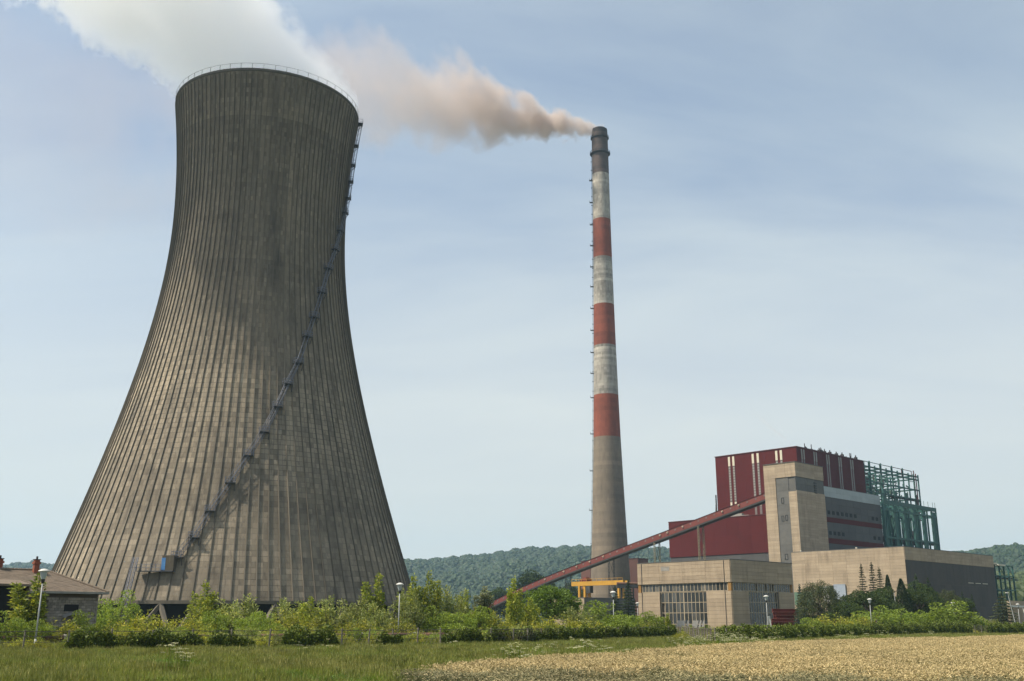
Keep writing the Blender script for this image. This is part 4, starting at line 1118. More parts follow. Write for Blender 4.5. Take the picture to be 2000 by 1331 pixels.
# ================================================================== things between fence and plant
LAMPS = [(-37.8, 85, 'street lamp in front of the shed and its leafy sapling'), (-12.3, 115.6, 'street lamp among tall willow shrubs beside the cooling tower'),
         (14.0, 147, 'street lamp rising in front of the chimney foot'), (40.7, 170, 'street lamp before the shaded side of the glazed hall'),
         (65.0, 193, 'street lamp before the dark trees of the long block'), (94.6, 228, 'street lamp poking out of the big bright green bush'),
         (118.0, 248, 'street lamp at the right edge beside the round conifer')]
def make_lamp():
    o = thing('street_lamp', '', 'street lamp', group='street lamps along the fence')
    b = MB(); b.tube((0, 0, 0), (0, 0, 5.3), 0.07, 0.05, 10); b.tube((0, 0, 0), (0, 0, 0.9), 0.10, 0.09, 10); b.build('pole', M['lamp_pole'], o, True)
    b = MB(); b.lathe([(0.05, 5.2), (0.13, 5.3), (0.17, 5.52), (0.15, 5.54)], 14); b.build('collar', M['steel_dark'], o)
    b = MB(); b.lathe([(0.15, 5.53), (0.24, 5.8), (0.27, 6.08), (0.26, 6.12)], 16); b.build('globe', M['lamp_glass'], o, True)
    b = MB(); b.lathe([(0.01, 6.36), (0.2, 6.32), (0.42, 6.20), (0.44, 6.13), (0.38, 6.11), (0.01, 6.12)], 18); b.build('lamp_shade', M['white'], o, True)
    return o
lamp0 = make_lamp()
for i, (x, y, lb) in enumerate(LAMPS):
    o = lamp0 if i == 0 else copy_tree(lamp0)
    o.location = (x, y, 0); o['label'] = lb + [', leaning slightly', '', '', '', '', '', ''][i]
    if i == 0: o.rotation_euler = (0, rad(0.4), 0)
for (x, y, s, lb) in ((27.4, 232, 1.0, 'small far lamp between dark conifers left of the glazed hall'),):
    o = copy_tree(lamp0); o.location = (x, y, 0); o.rotation_euler = (0, 0, 0); o.scale = (1, 1, s); o['label'] = lb
mast = thing('pole', 'tall thin light pole with a small head between dark trees and the beige end wall', 'pole', (89.2, 246, 0))
b = MB(); b.tube((0, 0, 0), (-0.5, 0, 8.8), 0.11, 0.07, 8); b.build('pole', M['lamp_pole'], mast)
b = MB(); b.bar((-0.5, 0, 8.8), (0.55, 0, 9.4), 0.09); b.box((0.4, -0.18, 9.32), (1.0, 0.18, 9.5)); b.build('lamp_head', M['steel_dark'], mast)
mast = thing('pole', 'tall pale leaning light pole at the right edge before the open steel shelter', 'pole', (120.5, 255, 0))
b = MB(); b.tube((0, 0, 0), (-1.2, 0, 9.0), 0.12, 0.08, 8); b.build('pole', M['lamp_pole'], mast)
b = MB(); b.box((-1.6, -0.2, 8.9), (-1.05, 0.2, 9.15)); b.build('lamp_head', M['white'], mast)

# stack of red steel beams
bs = np.random.default_rng(4)
def ibeam(Lb, h=0.7):
    q = MB(); q.box((0, -0.3, 0), (Lb, 0.3, 0.08)); q.box((0, -0.06, 0.08), (Lb, 0.06, h - 0.08)); q.box((0, -0.3, h - 0.08), (Lb, 0.3, h)); return q.mesh('steel_beam', M['beam_red'])
bms = [ibeam(8.0), ibeam(9.5), ibeam(6.0)]
for lv in range(7):
    for k in range(3 if lv < 6 else 2):
        o = link('steel_beam', bms[int(bs.integers(0, 3))], None, (61.0 + bs.uniform(-1.2, 1.4), 247 + k * 1.0, 0.02 + lv * 0.74), rad(bs.uniform(-3, 3)))
        tag(o, 'red steel beam in the stack beside the shaded side of the glazed hall', 'beam', 'red steel beams stacked beside the hall')
# pale slabs leaning at the window wall
SLB = [(-4.6, 'wide pale slab leaning at the hall window, leftmost of the leaning slabs', 2.2), (-1.9, 'narrow pale slab leaning at the hall window, second from left', 0.5),
       (-0.4, 'middle wide pale slab leaning at the hall window', 1.5), (1.5, 'thin pale slab leaning at the hall window, right of the middle one', 0.5), (2.4, 'rightmost thin pale slab leaning at the hall window', 0.5)]
for dx_, lb, w in SLB:
    q = MB(); q.poly([(0, 0, 0), (w, 0, 0), (w + 0.7, 0.8, 2.2), (0.7, 0.8, 2.2)]); q.poly([(0, 0.2, 0), (0.7, 1.0, 2.2), (w + 0.7, 1.0, 2.2), (w, 0.2, 0)])
    q.poly([(0, 0, 0), (0.7, 0.8, 2.2), (0.7, 1.0, 2.2), (0, 0.2, 0)]); q.poly([(w, 0, 0), (w, 0.2, 0), (w + 0.7, 1.0, 2.2), (w + 0.7, 0.8, 2.2)]); q.poly([(0.7, 0.8, 2.2), (w + 0.7, 0.8, 2.2), (w + 0.7, 1.0, 2.2), (0.7, 1.0, 2.2)])
    q.poly([(0, 0, 0), (0, 0.2, 0), (w, 0.2, 0), (w, 0, 0)])
    o = q.build('concrete_slab', M['wood_grey']); o.location = (49.4 + dx_, 292.0, 0.4)
    tag(o, lb, 'slab', 'pale slabs leaning by the hall')
tb = thing('sawhorse', 'small white A-shaped stand beside the fourth street lamp', 'stand', (42.3, 176, 0))
b = MB(); b.bar((-0.25, 0, 0), (-0.05, 0, 3.1), 0.22, 0.1); b.bar((0.55, 0, 0), (0.2, 0, 3.1), 0.22, 0.1); b.bar((-0.05, 0, 3.05), (0.22, 0, 3.05), 0.2, 0.14); b.build('frame', M['white'], tb)
rp = thing('pipeline', 'rusty brown pipeline with pale joints lying behind the wire fence', 'pipe', (0, 0, 0))
PL = [(-52, 80.0), (-38, 91.0), (-20, 103.5), (-5, 113.5), (12, 129)]
for (x0, y0), (x1, y1) in zip(PL, PL[1:]):
    n = 3
    for i in range(n):
        A = Vector((x0 + (x1 - x0) * i / n, y0 + (y1 - y0) * i / n, 0.85)); B = Vector((x0 + (x1 - x0) * (i + 1) / n, y0 + (y1 - y0) * (i + 1) / n, 0.85))
        b = MB(); b.tube(A, B, 0.28, 0.28, 12); b.build('pipe_length', M['rust'], rp, True)
        d = (B - A).normalized(); b = MB(); b.tube(A - d * 0.1, A + d * 0.1, 0.36, 0.36, 12); b.box((A.x - 0.2, A.y - 0.2, 0), (A.x + 0.2, A.y + 0.2, 0.6)); b.build('joint', M['wood_grey'], rp)

# ---- wire fence
FL1 = [(-60, 61), (-40, 76.5), (-25, 84), (-14, 89), (-6.8, 98), (0, 104), (16, 134), (23.5, 152)]
FL2 = [(19.5, 104), (21.5, 107), (47.5, 155), (83, 193), (130, 240)]
FL = FL1 + FL2                                                      # the line jogs towards the field at the gap
def fence_at(s):
    acc = 0
    for (x0, y0), (x1, y1) in zip(FL, FL[1:]):
        d = math.hypot(x1 - x0, y1 - y0)
        if s <= acc + d: f = (s - acc) / d; return Vector((x0 + (x1 - x0) * f, y0 + (y1 - y0) * f, 0))
        acc += d
    return Vector((FL[-1][0], FL[-1][1], 0))
fence_len = sum(math.hypot(b[0] - a[0], b[1] - a[1]) for a, b in zip(FL, FL[1:]))
def fence_y(x, line=0):
    f = FL1 if (line == 1 or (line == 0 and x < 21)) else FL2
    return float(np.interp(x, [p[0] for p in f], [p[1] for p in f]))
fn = thing('wire_fence', 'long sagging wire fence on thin posts, half swallowed by creeper', 'fence')
b = MB(); b.box((-0.05, -0.05, 0), (0.05, 0.05, 1.62)); b.box((-0.04, -0.04, 1.62), (0.04, 0.04, 1.68)); pm = b.mesh('post', M['post'])
np_ = int(fence_len / 3.0); wires = {z: MB() for z in (0.35, 0.8, 1.2, 1.55)}; prev = None
for i in range(np_ + 1):
    p = fence_at(i * 3.0)
    o = link('post', pm, fn, p, rad(45)); o.rotation_euler = (rad(random.uniform(-3, 3)), rad(random.uniform(-3, 3)), rad(45)); o.scale = (1, 1, random.uniform(0.94, 1.04))
    if prev is not None:
        for z, mb in wires.items():
            mid = (prev + p) / 2 + Vector((0, 0, z - 0.05))
            mb.bar(prev + Vector((0, 0, z)), mid, 0.03 if z < 1.5 else 0.05); mb.bar(mid, p + Vector((0, 0, z)), 0.03 if z < 1.5 else 0.05)
    prev = p
for z, mb in wires.items(): mb.build('wire', M['wire'], fn)
b = MB()
for i in range(np_ * 6):                                             # the woven mesh
    p = fence_at(i * 0.5); q = fence_at(i * 0.5 + 0.9); 
    b.bar(p + Vector((0, 0, 0.1)), q + Vector((0, 0, 1.5)), 0.012); b.bar(q + Vector((0, 0, 0.1)), p + Vector((0, 0, 1.5)), 0.012)
tag(b.build('wire_mesh', M['wire'], fn), kind='stuff')

# ================================================================== plants
def leaf_mesh(name, P, Nn, size, mat, narrow=0.5, jit=0.35, droop=0.0, rng=RNG):
    """one bent diamond leaf per point: P points, Nn the outward direction"""
    n = len(P); P = np.asarray(P, float); Nn = np.asarray(Nn, float)
    d = Nn + rng.normal(0, jit, (n, 3)) + np.array([0, 0, -droop]); d /= np.linalg.norm(d, axis=1)[:, None] + 1e-9
    u = np.cross(d, rng.normal(0, 1, (n, 3))); u /= np.linalg.norm(u, axis=1)[:, None] + 1e-9
    s = size * rng.uniform(0.6, 1.35, n)[:, None]
    a = P; t = P + d * s; c = P + d * s * 0.5
    lft = c + u * s * narrow * 0.5; rgt = c - u * s * narrow * 0.5
    V = np.stack([a, lft, t, rgt], 1).reshape(-1, 3)
    me = bpy.data.meshes.new(name)
    me.vertices.add(4 * n); me.vertices.foreach_set('co', V.astype(np.float32).ravel())
    me.loops.add(4 * n); me.loops.foreach_set('vertex_index', np.arange(4 * n, dtype=np.int32))
    me.polygons.add(n); me.polygons.foreach_set('loop_start', np.arange(0, 4 * n, 4, dtype=np.int32))
    me.polygons.foreach_set('loop_total', np.full(n, 4, np.int32))
    me.update(calc_edges=True); me.materials.append(mat)
    return me

def clumps_pts(cl, per, rng):
    """cl: list of (centre, radii); leaf points in a shell of each clump"""
    P, Nn = [], []
    for c, r in cl:
        r = np.asarray(r); k = max(8, int(per * (r[0] * r[2] + r[0] * r[1])))
        d = rng.normal(0, 1, (k, 3)); d /= np.linalg.norm(d, axis=1)[:, None]
        q = rng.uniform(0.55, 1.05, k) ** 0.6
        P.append(np.asarray(c) + d * r * q[:, None]); Nn.append(d)
    return np.concatenate(P), np.concatenate(Nn)

def limb_mb(mb, p, q, r0, r1, n=4, wob=0.12, rng=RNG):
    p, q = Vector(p), Vector(q); last = p; L_ = (q - p).length
    for k in range(1, n + 1):
        c = p.lerp(q, k / n)
        if k < n: c += Vector(rng.normal(0, wob * L_ / n, 3))
        mb.tube(last, c, r0 + (r1 - r0) * (k - 1) / n, r0 + (r1 - r0) * k / n, 6, caps=False); last = c

def proto(kind, seed, mat):
    """returns foliage mesh, stem mesh, nominal height and width"""
    rng = np.random.default_rng(seed); mb = MB()
    if kind == 'sapling':
        H, W = 7.0, 3.4; P, Nn = [], []
        ns = 9
        for i in range(ns):
            a = rng.uniform(0, 6.28); rr = W * 0.42 * math.sqrt(rng.uniform(0, 1)); h = H * (1.0 if i == 0 else rng.uniform(0.55, 0.9)) * (1 - 0.18 * rr / W)
            if i == 0: rr = 0.1
            b0 = np.array([rr * 0.35 * math.cos(a), rr * 0.35 * math.sin(a), 0]); tp = np.array([rr * math.cos(a), rr * math.sin(a), h])
            limb_mb(mb, b0, tp, 0.06, 0.012, rng=rng)
            k = int(620 * h / H); f = rng.uniform(0.08, 1.0, k) ** 0.85
            wd = 0.62 * np.clip((1.04 - f), 0.06, 1) ** 0.75 + 0.10
            d = rng.normal(0, 1, (k, 3)); d[:, 2] *= 0.5; d /= np.linalg.norm(d, axis=1)[:, None]
            P.append(b0 + (tp - b0) * f[:, None] + d * wd[:, None] * rng.uniform(0.2, 1.15, k)[:, None]); d[:, 2] += 0.5; Nn.append(d)
        P, Nn = np.concatenate(P), np.concatenate(Nn)
        fol = leaf_mesh('foliage', P, Nn, 0.24, mat, 0.55, 0.5, rng=rng)
    elif kind == 'willow':
        H, W = 5.4, 4.6; P, Nn = [], []
        for i in range(34):
            a = rng.uniform(0, 6.28); rr = W * 0.5 * math.sqrt(rng.uniform(0.02, 1)); h = H * rng.uniform(0.6, 1.0) * math.sqrt(max(0.15, 1 - (rr / (W * 0.56)) ** 2))
            b0 = np.array([rr * 0.25 * math.cos(a), rr * 0.25 * math.sin(a), 0]); tp = np.array([rr * math.cos(a), rr * math.sin(a), h])
            limb_mb(mb, b0, tp, 0.04, 0.01, 3, rng=rng)
            k = 190; f = rng.uniform(0.12, 1.0, k)
            d = rng.normal(0, 1, (k, 3)); d[:, 2] *= 0.6; d /= np.linalg.norm(d, axis=1)[:, None]
            P.append(b0 + (tp - b0) * f[:, None] + d * (0.12 + 0.34 * (1 - f * 0.7))[:, None] * rng.uniform(0.3, 1.1, k)[:, None]); d[:, 2] += 0.7; Nn.append(d)
        P, Nn = np.concatenate(P), np.concatenate(Nn); fol = leaf_mesh('foliage', P, Nn, 0.27, mat, 0.32, 0.4, rng=rng)
    elif kind == 'bush':
        H, W = 3.9, 4.4; cl = []
        for i in range(34):
            a = rng.uniform(0, 6.28); q = math.sqrt(rng.uniform(0, 1)); rr = W * 0.42 * q; zt = H * math.sqrt(max(0.1, 1 - (q * 0.95) ** 2))
            s = rng.uniform(0.38, 0.75); z = rng.uniform(0.25, 1.0) * zt - s * 0.5
            cl.append(((rr * math.cos(a), rr * math.sin(a), max(0.35, z)), (s, s, s * 0.8)))
            limb_mb(mb, (0, 0, 0), cl[-1][0], 0.05, 0.015, 3, rng=rng)
        P, Nn = clumps_pts(cl, 300, rng); fol = leaf_mesh('foliage', P, Nn, 0.17, mat, 0.6, 0.6, rng=rng)
    elif kind == 'weed':
        H, W = 3.0, 3.6; P, Nn = [], []
        for i in range(90):
            a = rng.uniform(0, 6.28); q = math.sqrt(rng.uniform(0, 1)); rr = W * 0.5 * q; h = H * rng.uniform(0.45, 1.0) * (1 - 0.5 * q * q)
            b0 = np.array([rr * math.cos(a), rr * math.sin(a), 0]); tp = b0 + np.array([rng.normal(0, 0.2), rng.normal(0, 0.2), h])
            mb.tube(b0, tp, 0.02, 0.006, 4, caps=False)
            k = 46; f = rng.uniform(0.1, 1.0, k); d = rng.normal(0, 1, (k, 3)); d[:, 2] *= 0.5; d /= np.linalg.norm(d, axis=1)[:, None]
            P.append(b0 + (tp - b0) * f[:, None] + d * 0.13 * rng.uniform(0.2, 1.3, k)[:, None]); d[:, 2] += 0.4; Nn.append(d)
        P, Nn = np.concatenate(P), np.concatenate(Nn); fol = leaf_mesh('foliage', P, Nn, 0.2, mat, 0.45, 0.5, rng=rng)
    elif kind == 'tree':
        H, W = 9.0, 7.5; cl = []
        limb_mb(mb, (0, 0, 0), (0.2, 0.1, H * 0.55), 0.2, 0.1, 5, 0.06, rng)
        for i in range(58):
            a = rng.uniform(0, 6.28); ct_ = rng.uniform(-0.55, 1.0); st = math.sqrt(1 - ct_ * ct_); q = rng.uniform(0.62, 0.95)
            c = (W * 0.5 * st * q * math.cos(a), W * 0.5 * st * q * math.sin(a), H * 0.53 + H * 0.42 * ct_ * q)
            s = rng.uniform(0.5, 1.15); cl.append((c, (s, s, s * 0.75)))
            if i % 2: limb_mb(mb, (0.1, 0.05, H * rng.uniform(0.2, 0.5)), c, 0.07, 0.02, 3, 0.12, rng)
        P, Nn = clumps_pts(cl, 170, rng); fol = leaf_mesh('crown', P, Nn, 0.26, mat, 0.6, 0.6, 0.15, rng=rng)
    elif kind in ('conifer', 'spire', 'cedar', 'darkcon'):
        H, W, lv, nb, lw, ls = {'conifer': (9.0, 4.0, 17, 9, 130, 0.2), 'spire': (13.5, 4.6, 26, 8, 110, 0.2), 'cedar': (7.7, 7.6, 12, 11, 170, 0.24), 'darkcon': (11.5, 6.0, 18, 10, 150, 0.26)}[kind]
        limb_mb(mb, (0, 0, 0), (0, 0, H * 0.98), 0.16, 0.02, 6, 0.02, rng); P, Nn = [], []
        for i in range(lv):
            f = (i + 0.3) / lv; z = H * (0.05 + 0.93 * f)
            shp = (1 - f) ** (0.85 if kind != 'cedar' else 0.62) if kind != 'spire' else ((1 - f) * 0.85 + 0.08) * (1.0 if i % 2 else 0.7)
            for k in range(nb):
                a = 6.28 * (k + rng.uniform(-0.3, 0.3)) / nb + i * 0.7; ln = W * 0.5 * shp * rng.uniform(0.7, 1.1)
                if ln < 0.12: ln = 0.12
                tp = np.array([ln * math.cos(a), ln * math.sin(a), z - ln * (0.22 if kind != 'spire' else 0.05)]); b0 = np.array([0, 0, z])
                mb.tube(b0, tp, 0.035, 0.01, 4, caps=False)
                m_ = max(10, int(lw * ln / (W * 0.5))); g_ = rng.uniform(0.12 if kind == 'spire' else 0.2, 1.0, m_)
                side = np.array([-math.sin(a), math.cos(a), 0]); sp = rng.normal(0, 1, m_) * (0.06 + (0.22 if kind != 'spire' else 0.10) * ln * (1 - g_ * 0.6))
                P.append(b0 + (tp - b0) * g_[:, None] + side * sp[:, None] + np.array([0, 0, 1]) * rng.normal(0, 0.06, m_)[:, None])
                Nn.append(np.tile((tp - b0) / ln + np.array([0, 0, -0.15]), (m_, 1)))
        k = 160; z = rng.uniform(H * 0.82, H, k); P.append(np.stack([rng.normal(0, 0.06, k), rng.normal(0, 0.06, k), z], 1)); Nn.append(np.tile([0, 0, 1.0], (k, 1)))
        P, Nn = np.concatenate(P), np.concatenate(Nn); fol = leaf_mesh('crown', P, Nn, ls, mat, 0.4, 0.45, rng=rng)
    elif kind == 'thuja':
        H, W = 10.5, 4.0; limb_mb(mb, (0, 0, 0), (0, 0, H * 0.9), 0.15, 0.03, 4, 0.02, rng)
        k = 7500; f = rng.uniform(0, 1, k) ** 0.8; a = rng.uniform(0, 6.28, k); q = rng.uniform(0.72, 1.0, k) * (1 + 0.12 * np.sin(a * 5 + f * 9))
        r = W * 0.5 * np.clip(1 - f, 0, 1) ** 0.78 * np.clip(f * 6 + 0.5, 0, 1) * q
        P = np.stack([r * np.cos(a), r * np.sin(a), f * H], 1); Nn = np.stack([0.5 * np.cos(a), 0.5 * np.sin(a), np.full(k, 0.9)], 1)
        fol = leaf_mesh('crown', P, Nn, 0.24, mat, 0.4, 0.35, rng=rng)
    elif kind == 'bigwillow':
        H, W = 11.0, 10.0; P, Nn = [], []
        limb_mb(mb, (0, 0, 0), (0.2, 0.1, H * 0.5), 0.25, 0.12, 5, 0.06, rng)
        for i in range(150):
            a = rng.uniform(0, 6.28); q = math.sqrt(rng.uniform(0.03, 1)); rr = W * 0.47 * q; zt = H * (0.42 + 0.56 * math.sqrt(max(0, 1 - q * q))) * rng.uniform(0.82, 1.0)
            ln = rng.uniform(1.2, 3.6); c = np.array([rr * math.cos(a), rr * math.sin(a), zt])
            if i % 4 == 0: limb_mb(mb, (0.1, 0.05, H * rng.uniform(0.2, 0.5)), c, 0.08, 0.02, 3, 0.12, rng)
            k = 85; f = rng.uniform(0, 1, k)
            d = rng.normal(0, 1, (k, 3)); d[:, 2] *= 0.5
            P.append(c + np.array([0.35 * math.cos(a), 0.35 * math.sin(a), -1]) * (f * min(ln, zt - 0.5))[:, None] + d * 0.24); d[:, 2] -= 1.6; Nn.append(d)
        P, Nn = np.concatenate(P), np.concatenate(Nn); fol = leaf_mesh('crown', P, Nn, 0.34, mat, 0.3, 0.4, rng=rng)
    elif kind == 'dark':
        H, W = 16.0, 13.0; cl = []
        limb_mb(mb, (0, 0, 0), (0, 0, H * 0.5), 0.3, 0.15, 4, 0.05, rng)
        for i in range(70):
            a = rng.uniform(0, 6.28); ct_ = rng.uniform(-0.7, 1.0); st = math.sqrt(1 - ct_ * ct_); q = rng.uniform(0.6, 0.95)
            s = rng.uniform(1.0, 2.0); cl.append(((W * 0.5 * st * q * math.cos(a), W * 0.5 * st * q * math.sin(a), H * 0.52 + H * 0.42 * ct_ * q), (s, s, s * 0.8)))
        P, Nn = clumps_pts(cl, 38, rng); fol = leaf_mesh('crown', P, Nn, 0.55, mat, 0.7, 0.6, rng=rng)
    return fol, mb.mesh('stem', M['bark']), H, W

PR = {
 'sapling': [proto('sapling', s, L['light']) for s in (1, 2, 3)], 'willow': [proto('willow', s, L['willow']) for s in (1, 2)],
 'bush': [proto('bush', s, L['bush']) for s in (1, 2, 3)], 'weed': [proto('weed', s, L['weed']) for s in (1, 2)],
 'tree': [proto('tree', s, L['tree']) for s in (1, 2)], 'lighttree': [proto('tree', 4, L['treelight'])], 'greytree': [proto('bigwillow', 5, L['greywillow'])],
 'conifer': [proto('conifer', 1, L['conifer'])], 'teal': [proto('conifer', 2, L['teal'])], 'spire': [proto('spire', s, L['spire']) for s in (1, 2, 3)],
 'thuja': [proto('thuja', 1, L['conifer'])], 'darkcon': [proto('darkcon', s, L['conifer']) for s in (1, 2)], 'cedar': [proto('cedar', 1, L['cedar'])],
 'silver': [proto('willow', 5, L['silver'])], 'whitish': [proto('sapling', 6, L['silver'])], 'dark': [proto('dark', s, L['tree']) for s in (1, 2)],
}
NAME = {'sapling': 'sapling', 'willow': 'willow_shrub', 'bush': 'bush', 'weed': 'weed_clump', 'tree': 'tree', 'lighttree': 'tree', 'greytree': 'willow_tree', 'conifer': 'conifer', 'teal': 'conifer',
        'spire': 'spire_conifer', 'thuja': 'thuja', 'darkcon': 'conifer', 'cedar': 'cedar', 'silver': 'silver_bush', 'whitish': 'poplar_sapling', 'dark': 'tree'}
CATN = {'sapling': 'sapling', 'willow': 'shrub', 'bush': 'bush', 'weed': 'weeds', 'spire': 'conifer', 'thuja': 'thuja', 'cedar': 'conifer', 'silver': 'bush', 'whitish': 'sapling', 'conifer': 'conifer', 'teal': 'conifer', 'darkcon': 'conifer'}
